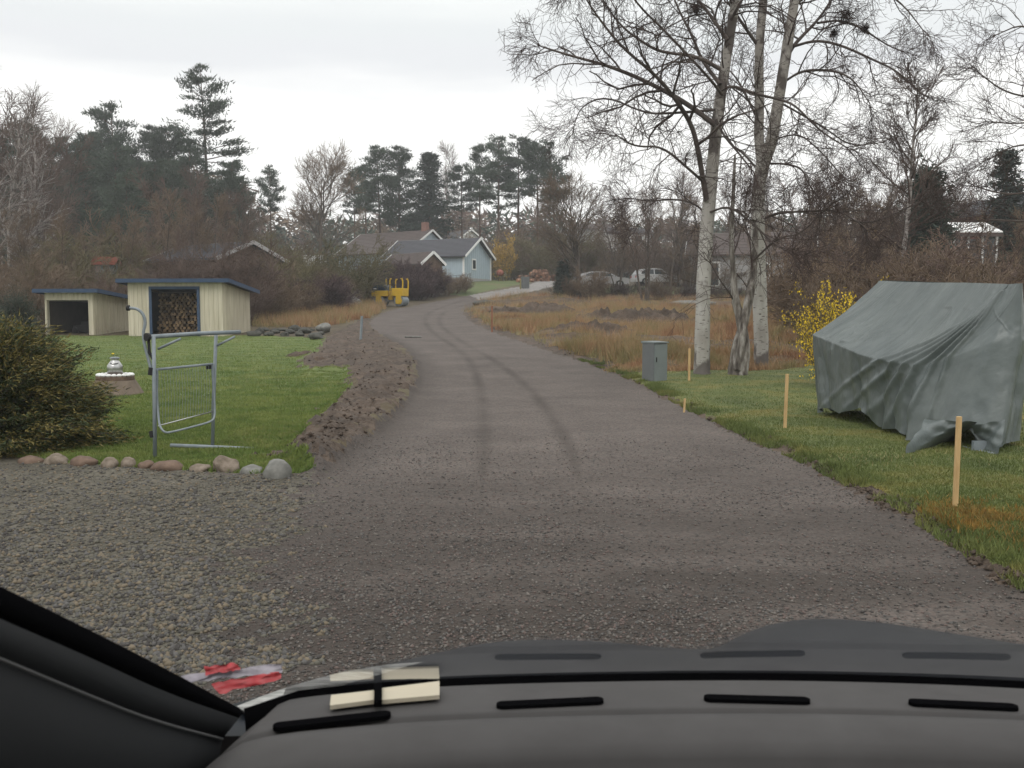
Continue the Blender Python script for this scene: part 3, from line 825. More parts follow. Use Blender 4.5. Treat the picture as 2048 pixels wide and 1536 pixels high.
birch('white-barked birch with the straight pale trunk nearest the grey cabinet', r1,
      [[(1403, 754, 0, 0.24), (1404, 735, 0, 0.19), (1405, 640, 0, 0.17), (1409, 520, 0, 0.16), (1416, 430, 0.1, 0.155), (1425, 330, 0.2, 0.14), (1437, 220, 0.2, 0.13), (1455, 100, 0.2, 0.11), (1472, 0, 0.2, 0.10), (1490, -140, 0.2, 0.075), (1500, -300, 0.2, 0.03)]],
      [([(1413, 400), (1398, 300), (1385, 250), (1353, 189), (1307, 153), (1246, 102), (1205, 41), (1174, 0)], 0.085, -1.5),
       ([(1430, 250), (1374, 205), (1317, 174), (1256, 153), (1205, 128), (1150, 115), (1105, 100), (1085, 92)], 0.08, 0.8),
       ([(1440, 169), (1399, 118), (1379, 82), (1358, 31), (1340, -30)], 0.06, 1.5),
       ([(1440, 138), (1389, 107), (1327, 102), (1287, 87), (1240, 51), (1200, -10)], 0.06, -0.6),
       ([(1412, 368), (1379, 348), (1327, 297), (1276, 292), (1235, 278)], 0.045, -1.8),
       ([(1440, 185), (1470, 172), (1512, 184), (1563, 200), (1599, 207), (1645, 256), (1686, 297)], 0.05, -1.2),
       ([(1432, 240), (1450, 261), (1475, 300), (1501, 343)], 0.04, -1.0),
       ([(1414, 430), (1385, 405), (1345, 400), (1300, 409), (1262, 396)], 0.035, 1.5),
       ([(1418, 425), (1461, 420), (1512, 455), (1542, 486), (1558, 512)], 0.038, -1.5),
       ([(1455, 80), (1420, 30), (1390, -20), (1330, -60)], 0.06, 0.5),
       ([(1462, 40), (1490, 0), (1520, -50)], 0.05, -0.6),
       ([(1430, 220), (1350, 230), (1290, 225), (1210, 190), (1165, 215), (1150, 250)], 0.04, 2.0),
       ([(1470, 0), (1380, -60), (1260, -80), (1150, -40)], 0.06, 1.0),
       ([(1445, 190), (1420, 150), (1330, 60), (1270, 10), (1230, -40)], 0.045, -2.2)],
      r1.y, KB, 11, [(1392, 18, 0.22)])
r2 = G(1522, 732)
birch('birch with forked grey stems standing behind the gnarled trunk', r2,
      [[(1522, 736, 0, 0.24), (1523, 712, 0, 0.19), (1520, 600, 0, 0.185), (1514, 450, 0, 0.18), (1519, 358, 0, 0.17), (1526, 320, 0, 0.15), (1517, 280, 0, 0.125), (1519, 205, 0, 0.12), (1517, 102, 0, 0.11), (1527, 0, 0, 0.10), (1535, -150, 0, 0.06), (1540, -300, 0, 0.025)],
       [(1519, 370, 0.0, 0.12), (1530, 320, -0.1, 0.15), (1543, 287, -0.2, 0.15), (1558, 194, -0.3, 0.14), (1573, 102, -0.3, 0.13), (1589, 0, -0.3, 0.11), (1612, -150, -0.3, 0.07), (1620, -280, -0.3, 0.03)]],
      [([(1515, 90), (1481, 51), (1461, 10), (1450, -40)], 0.06, -1),
       ([(1568, 164), (1604, 148), (1645, 138), (1686, 143), (1716, 169), (1727, 205)], 0.055, -1.2),
       ([(1574, 113), (1594, 87), (1640, 46), (1660, 0), (1690, -50)], 0.07, 0.6),
       ([(1580, 95), (1630, 82), (1680, 90), (1742, 118), (1793, 143), (1840, 185)], 0.055, -1.0),
       ([(1635, 46), (1686, 43), (1732, 56), (1768, 92), (1800, 105)], 0.04, 1.6),
       ([(1535, 327), (1573, 325), (1599, 338), (1619, 363), (1640, 400)], 0.04, -1.5),
       ([(1517, 445), (1553, 425), (1614, 415), (1676, 425), (1716, 450), (1737, 466)], 0.05, -1.6),
       ([(1700, 440), (1740, 452), (1778, 430), (1838, 405)], 0.025, -0.5),
       ([(1520, 250), (1490, 200), (1470, 150), (1440, 120)], 0.045, 2.0),
       ([(1588, 10), (1640, -30), (1720, -40), (1800, 0), (1850, 50)], 0.06, -1.0),
       ([(1560, 205), (1600, 225), (1660, 262), (1700, 285), (1760, 280)], 0.035, 1.8),
       ([(1516, 340), (1490, 310), (1468, 290), (1440, 240)], 0.04, 1.4),
       ([(1585, 30), (1610, -40), (1640, -120)], 0.06, 1),
       ([(1545, 280), (1590, 270), (1640, 300), (1680, 345)], 0.03, -2.2)],
      r2.y, dict(KB, stem=9), 23, [(1690, 30, 0.28), (1668, 66, 0.16), (1728, 58, 0.15)])
r3 = G(1476, 753)
birch('gnarled leaning birch trunk with flaking bark between two straighter birches', r3,
      [[(1472, 756, 0, 0.24), (1470, 735, 0, 0.17), (1474, 690, 0, 0.12), (1490, 640, 0.05, 0.10), (1502, 580, 0.2, 0.10), (1508, 520, 0.4, 0.085), (1512, 455, 0.6, 0.06)],
       [(1480, 756, -0.1, 0.16), (1488, 730, -0.1, 0.13), (1490, 690, -0.1, 0.12), (1482, 640, -0.05, 0.11), (1470, 600, 0, 0.09), (1466, 540, 0, 0.06), (1462, 480, 0, 0.05), (1466, 400, 0, 0.04), (1470, 310, 0, 0.02)],
       [(1476, 740, -0.15, 0.1), (1482, 700, -0.2, 0.09), (1487, 650, -0.2, 0.085), (1494, 600, -0.1, 0.07), (1504, 560, 0.05, 0.04)]],
      [([(1466, 600), (1456, 585), (1440, 560), (1420, 520)], 0.025, -0.6), ([(1464, 480), (1490, 440), (1500, 400)], 0.02, 0.6), ([(1508, 520), (1560, 480), (1600, 470), (1640, 430)], 0.03, -1)],
      r3.y, dict(KB, k=[4, 3, 3], stem=1), 31, (), M_gnarl)

r4 = Vector((at(2190, HZ, 22.0).x, 22.0, 0.02))
birch('birch mostly out of view whose fine branches hang in at the right edge', r4,
      [[(2190, 790, 0, 0.2), (2188, 600, 0, 0.16), (2185, 400, 0, 0.14), (2180, 100, 0, 0.1), (2175, -250, 0, 0.03)]],
      [([(2185, 260), (2120, 215), (2070, 195), (2010, 180), (1965, 150)], 0.035, -0.5), ([(2185, 330), (2100, 290), (2040, 285), (1985, 310)], 0.035, 0.5),
       ([(2182, 150), (2100, 80), (2040, 50), (1985, 70)], 0.035, -0.8), ([(2187, 420), (2080, 390), (2010, 385), (1950, 370)], 0.03, 0.3), ([(2183, 220), (2090, 240), (2030, 250), (1990, 240)], 0.03, 1.0),
       ([(2187, 480), (2100, 440), (2040, 450), (1980, 440)], 0.03, -0.8)],
      22.0, dict(KB, k=[8, 5, 4], stem=4), 41)

# ---- prototypes for other trees
def proto(name, cat, parts):
    """parts: [(name, mesh)]"""
    o = bpy.data.objects.new(name, None); o['category'] = cat
    COL.objects.link(o)
    for n, me in parts: link(n, me, o)
    return o
FIRST = {}
def place(pr, loc, height, pheight, label, group=None, wide=1.0, rot=None):
    """first use moves the prototype itself, later uses copy it"""
    s = height / pheight
    rot = RND.uniform(0, 6.28) if rot is None else rot
    if pr.name not in FIRST:
        FIRST[pr.name] = True; o = pr
    else:
        o = dup(pr)
    o.location = loc; o.rotation_euler = (0, 0, rot); o.scale = (s * wide, s * wide, s)
    o['label'] = label
    if group: o['group'] = group
    elif 'group' in o: del o['group']
    return o
def bare_tree(seed, hgt, stems, spread, kids, Ls, m_tw, m_tr, rtrunk, trop=0.03, ang=0.6, fork=0.35, rmin=0.009, limbs=True):
    global RND
    RND = random.Random(seed)
    T, B = Twigs(), Twigs()
    for s in range(stems):
        a = 2 * math.pi * s / stems + RND.uniform(-0.4, 0.4)
        lean = spread * RND.uniform(0.5, 1.2)
        d = Vector((math.cos(a) * lean, math.sin(a) * lean, 1)).normalized()
        p0 = Vector((math.cos(a) * 0.06 * stems * (stems > 1), math.sin(a) * 0.06 * stems * (stems > 1), -0.1))
        P, _ = path(p0, d, hgt * RND.uniform(0.75, 1.0), 10, 0.05, 0.02)
        B.tube(P, rtrunk, 0.02, 6)
        spray(T, P, rtrunk, kids, Ls, ang, trop, 0.12, 0, rmin, fork, B if limbs else None)
    return proto('bare_tree', 'tree', [('trunk', B.mesh('trunk', m_tr)), ('crown', T.mesh('crown', m_tw))])
def shrub(seed, hgt, stems, wide, kids, Ls, m_tw, name='bare_shrub', rmin=0.01, leaves=None, nleaf=0):
    global RND
    RND = random.Random(seed)
    T, B = Twigs(), Twigs(); tips = []
    for s in range(stems):
        a = RND.uniform(0, 6.28); rr = wide * math.sqrt(RND.random())
        p = Vector((math.cos(a) * rr * 0.5, math.sin(a) * rr * 0.5, -0.05))
        d = Vector((math.cos(a) * 0.45, math.sin(a) * 0.45, 1)) + rv(0.12)
        P, _ = path(p, d, hgt * RND.uniform(0.6, 1.0), 6, 0.09, 0.01)
        B.tube(P, 0.022, 0.01, 4)
        spray(T, P, 0.02, kids, Ls, 0.65, 0.03, 0.15, 0, rmin, 0.08, B)
        tips.append(P)
    parts = [('stem', B.mesh('stem', m_tw)), ('crown', T.mesh('crown', m_tw))]
    if leaves:
        V = []; 
        n = nleaf
        TV = np.array(T.V); pick = TV[NR.integers(0, len(TV), n)] + NR.normal(0, 0.05, (n, 3))
        parts.append(('blossom' if 'blossom' in leaves.name else 'foliage', leaf_mesh('foliage', pick, leaves_size[0], leaves_size[1], leaves)))
    return proto(name, 'shrub', parts)
leaves_size = [0.07, 0.035]
def leaf_mesh(name, C, ln, wd, m, up=0.0, midx=None, dirs=None):
    n = len(C)
    d = NR.normal(0, 1, (n, 3)) if dirs is None else dirs + NR.normal(0, 0.35, (n, 3))
    d[:, 2] = d[:, 2] * (1 - up) + up
    d /= np.linalg.norm(d, axis=1)[:, None]
    q = np.cross(d, NR.normal(0, 1, (n, 3))); q /= np.linalg.norm(q, axis=1)[:, None] + 1e-9
    l = (ln * NR.uniform(0.6, 1.4, n))[:, None]; w_ = (wd * NR.uniform(0.6, 1.4, n))[:, None]
    V = np.stack([C - q * w_ * 0.5, C + q * w_ * 0.5, C + d * l], 1)
    return np_mesh(name, V.reshape(-1, 3), np.arange(n * 3).reshape(-1, 3), m, midx)
def pine(seed, hgt, clear, rad, nb, npb, m_nd, flat=0.4, shape='pine', leaf=(0.42, 0.13)):
    """conifer: trunk, boughs and needle clumps along the outer part of every bough"""
    global RND
    RND = random.Random(seed); rg = np.random.default_rng(seed)
    B = Twigs(); C = []; Dr = []
    P, _ = path(Vector((0, 0, -0.2)), Vector((RND.uniform(-.03, .03), RND.uniform(-.03, .03), 1)), hgt, 10, 0.008 if shape != 'pine' else 0.014, 0.03)
    B.tube(P, hgt * 0.012 + 0.03, 0.03, 8)
    for k in range(nb):
        t = clear + (1 - clear) * (k + RND.random()) / nb
        p, d = along(P, min(t, 0.995))
        u = (t - clear) / (1 - clear)
        if shape == 'pine':
            r = rad * (0.45 + 0.75 * math.sin(math.pi * min(1, u * 0.8 + 0.12))) * RND.uniform(0.45, 1.15) * (1 - 0.55 * u ** 3)
            rise = 0.05 + 0.45 * u
        else:
            r = rad * (1.02 - u) ** 0.85 * RND.uniform(0.75, 1.1) + 0.12
            rise = -0.15 + 0.5 * u
        a = RND.uniform(0, 6.28)
        bd = Vector((math.cos(a), math.sin(a), rise)).normalized()
        Q, _ = path(p, bd, r, 5, 0.1 if shape == 'pine' else 0.03, 0.03)
        B.tube(Q, 0.02 + 0.012 * r, 0.012, 4)
        nclump = max(2, int(npb * r / rad))
        for c in range(nclump):
            tt = RND.uniform(0.4 if shape == 'pine' else 0.1, 1.02)
            cp, _d = along(Q, min(tt, 1))
            off = rg.normal(0, 1, (26, 3)) * np.array([0.36, 0.36, 0.36 * flat]) * (0.6 + r * 0.24)
            C.append(np.array(cp) + off); Dr.append(np.tile(np.array(bd) * 0.6 + np.array([0, 0, 0.35 if shape == 'pine' else -0.1]), (26, 1)))
    C = np.concatenate(C); Dr = np.concatenate(Dr)
    return proto('pine_tree' if shape == 'pine' else 'spruce_tree', 'tree', [('trunk', B.mesh('trunk', M_pinebark)), ('crown', leaf_mesh('crown', C, leaf[0], leaf[1], m_nd, dirs=Dr))])

P_pine = [pine(101, 20, 0.5, 3.4, 46, 9, M_needle), pine(102, 20, 0.36, 3.9, 78, 11, M_needle), pine(103, 20, 0.6, 3.1, 38, 9, M_needle), pine(104, 20, 0.2, 4.0, 96, 10, M_needle)]
P_tall = pine(107, 25, 0.33, 4.6, 56, 11, M_needle, flat=0.2)
P_spruce = [pine(111, 12, 0.03, 2.6, 150, 7, M_needledark, shape='spruce', leaf=(0.34, 0.12)), pine(112, 12, 0.05, 2.0, 130, 6, M_needledark, shape='spruce', leaf=(0.34, 0.12))]
P_thuja = pine(113, 6, 0.01, 0.9, 150, 7, M_needledark, shape='spruce', leaf=(0.25, 0.1), flat=0.9)
P_bare = [bare_tree(201, 9, 1, 0.05, [15, 9, 6, 3], [3.8, 2.0, 1.0, 0.5], M_twigbrown, M_trunk, 0.16, trop=0.07, ang=0.62, fork=0.22, rmin=0.011),
          bare_tree(202, 12, 1, 0.05, [20, 9, 6], [3.0, 1.4, 0.8], M_twigred, M_trunk, 0.14, trop=0.05, ang=0.6, fork=0.25, rmin=0.012),
          bare_tree(203, 10, 3, 0.22, [12, 8, 5], [2.2, 1.2, 0.7], M_twigred, M_trunk, 0.10, trop=0.05, ang=0.6, fork=0.2, rmin=0.012),
          bare_tree(204, 9, 4, 0.3, [12, 8, 5], [2.0, 1.1, 0.6], M_twigbrown, M_trunk, 0.08, trop=0.05, ang=0.65, fork=0.15, rmin=0.012)]
P_bigbirch = bare_tree(205, 15, 4, 0.2, [22, 8, 5], [2.8, 1.5, 0.9], M_twigred, M_birchfar, 0.2, trop=0.0, ang=0.6, fork=0.2, rmin=0.011)
P_slim = bare_tree(206, 12, 1, 0.03, [26, 8, 5], [2.6, 1.2, 0.7], M_twigred, M_birchfar, 0.12, trop=0.06, ang=0.65, fork=0.25, rmin=0.011, limbs=False)
P_shrub = [shrub(301, 3.0, 16, 1.2, [7, 5, 3], [1.3, 0.7, 0.4], M_twigred), shrub(302, 3.0, 18, 1.4, [7, 5, 3], [1.2, 0.7, 0.4], M_twigbrown), shrub(303, 3.0, 18, 1.4, [7, 5, 3], [1.2, 0.7, 0.4], M_twigolive), shrub(304, 2.6, 30, 1.6, [8, 6, 3], [1.1, 0.6, 0.35], M_twigpurple, rmin=0.013)]
P_low = shrub(305, 1.2, 14, 0.9, [6, 4], [0.6, 0.35], M_twig, name='low_bare_shrub', rmin=0.008)

def top_h(px, py, Y):
    return max(0.5, at(px, py, Y).z - on(px, Y).z)
def put(pr, ph, px, pytop, Y, label, group=None, wide=1.0, rot=None):
    return place(pr, on(px, Y), top_h(px, pytop, Y) / 0.97, ph, label, group, wide, rot)
RND = random.Random(99)
# landmark trees, left to right
put(P_bigbirch, 15, 28, 165, 66, 'tall birch with several white stems at the far left edge', None, 1.0, 0.6)
put(P_tall, 25, 425, 152, 112, 'tallest pine, with layered boughs above the cream woodshed', None, 1.05, 2.2)
put(P_pine[0], 20, 248, 215, 118, 'pine with an isolated round crown rising over the left wood', None, 1.0)
put(P_pine[2], 20, 543, 342, 125, 'small pine alone in the gap right of the tallest pine', None, 0.9)
put(P_bare[0], 9, 645, 290, 105, 'round-crowned bare tree with upswept boughs beside the brown house', None, 1.05, 1.0)
put(P_spruce[0], 12, 855, 312, 128, 'broad dark spruce behind the ridge of the blue garage', None, 1.25)
put(P_slim, 12, 880, 292, 150, 'pale thin birch behind the broad dark spruce', None, 0.8)
put(P_bare[0], 9, 1158, 345, 78, 'bare tree with a spreading crown at the end of the field', None, 1.25, 2.5)
put(P_slim, 12, 1778, 150, 42, 'slender birch with a twiggy crown behind the yellow bush', None, 1.25, 0.4)
put(P_thuja, 6, 1848, 345, 44, 'narrow dark conifer beside the white-roofed porch', None, 1.0)
put(P_spruce[1], 12, 2000, 310, 60, 'dark spruce over the red gable at the right edge', None, 1.3)
put(P_thuja, 6, 1125, 522, 79, 'short dark juniper at the edge of the pale drive', None, 1.3)
for i, (px, pyt, Y, pr, wd, lab) in enumerate([
    (765, 303, 132, 0, 1.0, 'leftmost of the pines with bare lower trunks behind the brown house'),
    (735, 338, 138, 2, 0.9, 'lower pine at the left end of the row behind the brown house'),
    (800, 302, 130, 1, 0.9, 'pine with a thick top touching the broad dark spruce'),
    (712, 350, 140, 2, 0.8, 'short pine next to the round bare tree'),
    (925, 338, 134, 2, 1.0, 'short pine just right of the broad dark spruce'),
    (962, 300, 132, 2, 0.8, 'slim pine on the left flank of the middle pine clump'),
    (995, 278, 128, 0, 1.0, 'tallest pine of the middle clump'),
    (1036, 284, 130, 2, 1.0, 'pine with a flat top in the middle clump'),
    (1075, 292, 128, 2, 1.0, 'pine in the middle clump between the flat top and the outermost pine'),
    (1112, 290, 126, 0, 0.9, 'outermost pine of the middle clump, nearest the big birches')]):
    put(P_pine[pr], 20, px, pyt, Y, lab, 'pines on the skyline behind the houses', wd)
# the left wood: pines that stand as one dark row
for i, (px, pyt, Y, pr, wd) in enumerate([(135, 285, 108, 1, 1.0), (172, 272, 112, 3, 1.0), (205, 276, 118, 1, 1.0), (232, 300, 105, 3, 1.1), (275, 300, 108, 3, 1.0), (312, 262, 122, 1, 0.8), (345, 264, 116, 1, 1.0), (385, 300, 106, 3, 1.0), (60, 255, 112, 1, 1.0), (15, 262, 105, 3, 1.0), (-40, 250, 110, 1, 1.0), (455, 330, 108, 3, 1.0), (480, 360, 112, 3, 1.0), (300, 330, 98, 3, 1.1), (190, 340, 96, 3, 1.1), (110, 320, 98, 3, 1.1), (250, 350, 94, 3, 1.1), (360, 350, 98, 3, 1.1), (425, 380, 96, 3, 1.2), (-10, 340, 95, 3, 1.1), (150, 400, 88, 3, 1.3), (230, 410, 86, 3, 1.3), (320, 410, 88, 3, 1.3), (60, 380, 88, 3, 1.3)]):
    put(P_pine[pr], 20, px, pyt, Y, 'dark green pine in the close row of the left wood', 'pines of the left wood', wd)
for i, (px, pyt, Y, pr, wd) in enumerate([(-30, 190, 74, 2, 1.2), (75, 230, 76, 1, 1.0), (105, 270, 80, 2, 1.0), (360, 340, 74, 2, 1.0), (330, 400, 64, 3, 1.0), (400, 380, 66, 2, 1.0), (440, 400, 62, 3, 1.0), (480, 370, 80, 2, 1.0), (300, 420, 66, 1, 1.0), (420, 330, 84, 1, 0.9), (250, 440, 62, 3, 1.0), (70, 420, 60, 3, 1.1), (130, 450, 58, 3, 1.1), (10, 430, 58, 3, 1.2), (520, 430, 86, 3, 1.0), (190, 430, 66, 2, 1.0), (375, 450, 56, 2, 0.7), (460, 440, 58, 2, 0.7)]):
    put(P_bare[pr], [9, 12, 10, 9][pr], px, pyt, Y, 'reddish bare sapling in the thicket behind the cream sheds', 'bare saplings behind the sheds', wd)
for i, (px, pyt, Y, pr) in enumerate([(60, 545, 48, 1), (140, 530, 50, 2), (110, 560, 45, 1), (200, 540, 52, 1), (290, 545, 52, 2), (340, 548, 50, 0), (390, 525, 52, 0), (430, 500, 50, 0), (480, 505, 50, 0), (520, 540, 56, 1), (555, 520, 60, 2), (590, 520, 64, 2), (250, 548, 50, 0), (170, 480, 60, 2), (240, 470, 66, 2), (310, 450, 74, 1), (530, 480, 72, 2), (565, 490, 80, 1), (610, 545, 62, 1), (640, 555, 60, 3), (665, 560, 62, 1), (560, 560, 54, 1), (530, 570, 50, 1), (600, 575, 56, 1), (490, 560, 47, 0), (0, 520, 46, 1)]):
    put(P_shrub[pr], 2.6 if pr == 3 else 3.0, px, pyt, Y, 'tangled brown shrub in the scrub around the cream sheds', 'scrub around the cream sheds', 1.25)
# hedge of purple twigs by the roller
for i, (px, pyt, Y) in enumerate([(762, 530, 78), (790, 524, 80), (815, 528, 80), (838, 536, 79), (860, 545, 79), (745, 540, 77), (775, 548, 76), (805, 550, 76), (835, 552, 76)]):
    put(P_shrub[3], 2.6, px, pyt, Y, 'dense purple-brown bush of the hedge behind the yellow roller', 'purple hedge behind the roller', 1.15)
for i, (px, pyt, Y) in enumerate([(885, 548, 80), (905, 552, 82), (925, 560, 84)]):
    put(P_shrub[1], 3.0, px, pyt, Y, ['rounded brown bush at the right end of the purple hedge', 'brown bush in front of the low metal railing', 'last small bush before the far lawn'][i], None, 1.6)
P_olive = shrub(306, 4.0, 22, 1.5, [8, 5, 3], [1.3, 0.7, 0.4], M_twigolive, name='evergreen_shrub', leaves=M_leafolive, nleaf=7000)
put(P_olive, 4.0, 702, 482, 68, 'tall olive-green bush left of the roller', None, 1.1)
put(P_olive, 4.0, 662, 515, 72, 'paler olive bush in front of the brown house wall', None, 1.0)
# right-hand thicket
for i, (px, pyt, Y, pr, wd) in enumerate([(1650, 420, 48, 2, 1.0), (1700, 390, 46, 3, 1.1), (1740, 400, 44, 2, 1.0), (1800, 400, 46, 3, 1.0), (2030, 430, 38, 3, 1.0), (1340, 350, 86, 1, 1.1), (1290, 390, 92, 3, 1.0), (1240, 380, 96, 2, 1.0), (1380, 400, 84, 3, 1.0), (1200, 420, 110, 1, 1.0), (1100, 400, 118, 1, 1.0), (1660, 330, 70, 1, 1.0), (1750, 300, 78, 1, 1.0), (1900, 370, 70, 1, 1.0), (1930, 360, 76, 2, 1.0), (1850, 330, 82, 1, 1.0), (1620, 350, 84, 1, 1.0), (1530, 430, 76, 3, 1.0), (1420, 380, 100, 1, 1.0), (1290, 360, 72, 2, 1.0), (1355, 345, 90, 1, 1.0), (1470, 335, 92, 2, 1.0), (1545, 335, 94, 1, 1.0), (1625, 330, 62, 2, 0.9), (1690, 300, 60, 1, 0.9), (1885, 345, 62, 1, 0.9), (1235, 430, 88, 3, 1.0), (1735, 340, 56, 2, 0.9), (1820, 370, 60, 2, 0.9)]):
    put(P_bare[pr], [9, 12, 10, 9][pr], px, pyt, Y, 'bare reddish-brown tree among the crowded trees behind the birches', 'bare trees behind the birches', wd)
for i, (px, pyt, Y, pr) in enumerate([(1650, 520, 40, 1), (1690, 500, 42, 0), (1730, 510, 40, 0), (1770, 500, 38, 1), (1810, 490, 40, 0), (1860, 530, 38, 0), (1905, 545, 36, 0), (1945, 548, 34, 0), (1990, 520, 34, 0), (2035, 490, 32, 0), (1880, 540, 32, 1), (1830, 530, 34, 1), (2020, 530, 28, 1), (1780, 450, 50, 0), (1730, 480, 52, 0), (1700, 560, 34, 1), (1750, 560, 33, 0)]):
    put(P_shrub[pr], 3.0, px, pyt, Y, 'brown twiggy shrub in the thicket behind the tarpaulin', 'thicket behind the tarpaulin', 1.4)
for i, (px, pyt, Y, pr) in enumerate([(1090, 490, 112, 1), (1130, 470, 108, 2), (1180, 490, 106, 1), (1230, 485, 108, 0), (1290, 495, 104, 1), (1340, 490, 104, 0), (1390, 500, 92, 0), (1000, 500, 116, 2), (1040, 480, 118, 1), (1430, 520, 84, 1), (950, 470, 122, 1), (1360, 520, 90, 1)]):
    put(P_shrub[pr], 3.0, px, pyt, Y, 'rounded brown shrub in the gardens beyond the parked cars', 'shrubs beyond the parked cars', 1.7)
# low hedge at the back of the field
RND = random.Random(5)
for i in range(34):
    px = 1128 + i * 16 + RND.uniform(-8, 8)
    Y = 78.5 + RND.uniform(-1, 1) - max(0, px - 1300) * 0.012
    p = on(px, Y)
    place(P_low, p, RND.uniform(0.7, 1.3), 1.2, 'low dark shrub of the ragged hedge closing the field', 'hedge at the back of the field', 1.3)
for i, (px, Y, h_) in enumerate([(1180, 76, 2.4), (1150, 78, 1.6), (1330, 74, 1.8), (1590, 62, 2.4), (1530, 66, 2.0)]):
    place(P_shrub[1], on(px, Y), h_, 3.0, 'sparse shrub standing up from the hedge at the back of the field', 'taller shrubs in the field hedge', 1.1)
# forsythias
leaves_size = [0.05, 0.035]
P_for = shrub(307, 2.2, 26, 1.1, [7, 4], [0.8, 0.4], M_twigolive, name='forsythia_shrub', leaves=M_forsythia, nleaf=5200, rmin=0.006)
Yf = 19.5
place(P_for, on(1676, Yf), 2.2, 2.2, 'yellow forsythia in bloom against the left end of the tarpaulin', None, 0.66, 0.3)
leaves_size = [0.12, 0.09]
P_forfar = shrub(308, 2.6, 18, 1.2, [6, 4], [0.9, 0.5], M_twigolive, name='forsythia_shrub', leaves=M_forsythiafar, nleaf=2600)
put(P_forfar, 2.6, 1003, 474, 105, 'distant ochre-yellow bush right of the blue garage', None, 0.62)

# distant woodland that reads as one mass
def far_wood():
    T = Twigs(); C = []
    rg = np.random.default_rng(55)
    for i in range(330):
        px = -500 + i * 9.6 + rg.uniform(-8, 8)
        Y = rg.uniform(165, 215)
        lim = np.interp(px, [-500, 480, 540, 700, 900, 1100, 1300, 1600, 2100, 2700], [340, 360, 430, 430, 425, 430, 445, 430, 400, 380])
        p = on(px, Y); h_ = max(2, at(px, lim + rg.uniform(-12, 30), Y).z - p.z)
        T.tube([p, p + Vector((0, 0, h_ * 0.9))], 0.16, 0.05, 4)
        n = 230
        u = rg.uniform(0.0, 1, n) ** 1.15; r = h_ * 0.27 * np.sqrt(np.clip(1 - (u - 0.45) ** 2 * 2.2, 0.05, 1))
        a = rg.uniform(0, 6.28, n); q = np.sqrt(rg.uniform(0, 1, n))
        C.append(np.stack([p.x + np.cos(a) * r * q, p.y + np.sin(a) * r * q, p.z + u * h_], 1))
    C = np.concatenate(C)
    me = leaf_mesh('distant_woodland', C, 1.7, 0.5, [M_twigbrown, M_needle, M_twigred], up=0.35, midx=np.repeat(rg.integers(0, 3, len(C) // 230), 230))
    setkind(link('distant_woodland', me), 'stuff')
far_wood()

# ------------------------------------------------------------------ yew bush at the left
def yew(name, label, root, rx, ry, rz, nb, seed, m0, m1, dens=1.0):
    rg = np.random.default_rng(seed)
    o = thing(name, label, 'shrub', root)
    C, Dr, MI = [], [], []
    S = Twigs()
    for k in range(nb):
        a = rg.uniform(0, 6.28); e = np.arcsin(rg.uniform(-0.1, 1))
        d = np.array([math.cos(a) * math.cos(e), math.sin(a) * math.cos(e), math.sin(e)])
        end = d * np.array([rx, ry, rz]) * (0.72 + 0.36 * rg.random() ** 1.0)
        lay = 1 + 0.10 * math.sin(end[2] * 11 + 2 * math.sin(a * 3))         # boughs hang in uneven layers
        end[:2] *= lay
        end[2] = max(end[2], 0.05)
        st = end * np.array([0.45, 0.45, 0.62]) + rg.normal(0, 0.05, 3)
        S.tube([Vector(st), Vector((st + end) / 2 + rg.normal(0, 0.03, 3)), Vector(end)], 0.012, 0.004)
        n = int(70 * dens)
        u = rg.uniform(0.1, 1.08, n)
        pts = st + (end - st) * u[:, None] + rg.normal(0, 0.045, (n, 3)) * np.array([1.6, 1.6, 0.55])
        C.append(pts); dd = (end - st); dd /= np.linalg.norm(dd) + 1e-9
        Dr.append(np.tile(dd * np.array([1, 1, 0.5]) + [0, 0, -0.05], (n, 1)))
        gold = rg.random() < 0.6
        MI.append(((u > 0.72) & (rg.random(n) < (0.75 if gold else 0.25))).astype(int))
    C = np.concatenate(C); Dr = np.concatenate(Dr); MI = np.concatenate(MI)
    C[:, 2] = np.maximum(C[:, 2], 0.02)
    link('stem', S.mesh('stem', M_trunk), o)
    link('crown', leaf_mesh('crown', C, 0.062, 0.014, [m0, m1], dirs=Dr, midx=MI), o)
    return o
yb = G(20, 905)
yew('yew_bush', 'big golden-green yew bush filling the left edge behind the stone row', Vector((-6.1, 11.0, 0.0)), 1.42, 1.1, 1.45, 1500, 71, M_yew, M_yewgold, 2.2)
yew('conifer_shrub', 'dark green shrub beside the low cream shed', on(30, 34), 1.0, 1.0, 1.95, 420, 72, M_needledark, M_needledark)
yew('conifer_shrub', 'dark low shrub under the edge of the cream box at the far left', on(-40, 33), 1.2, 1.0, 1.6, 400, 73, M_needledark, M_needledark)

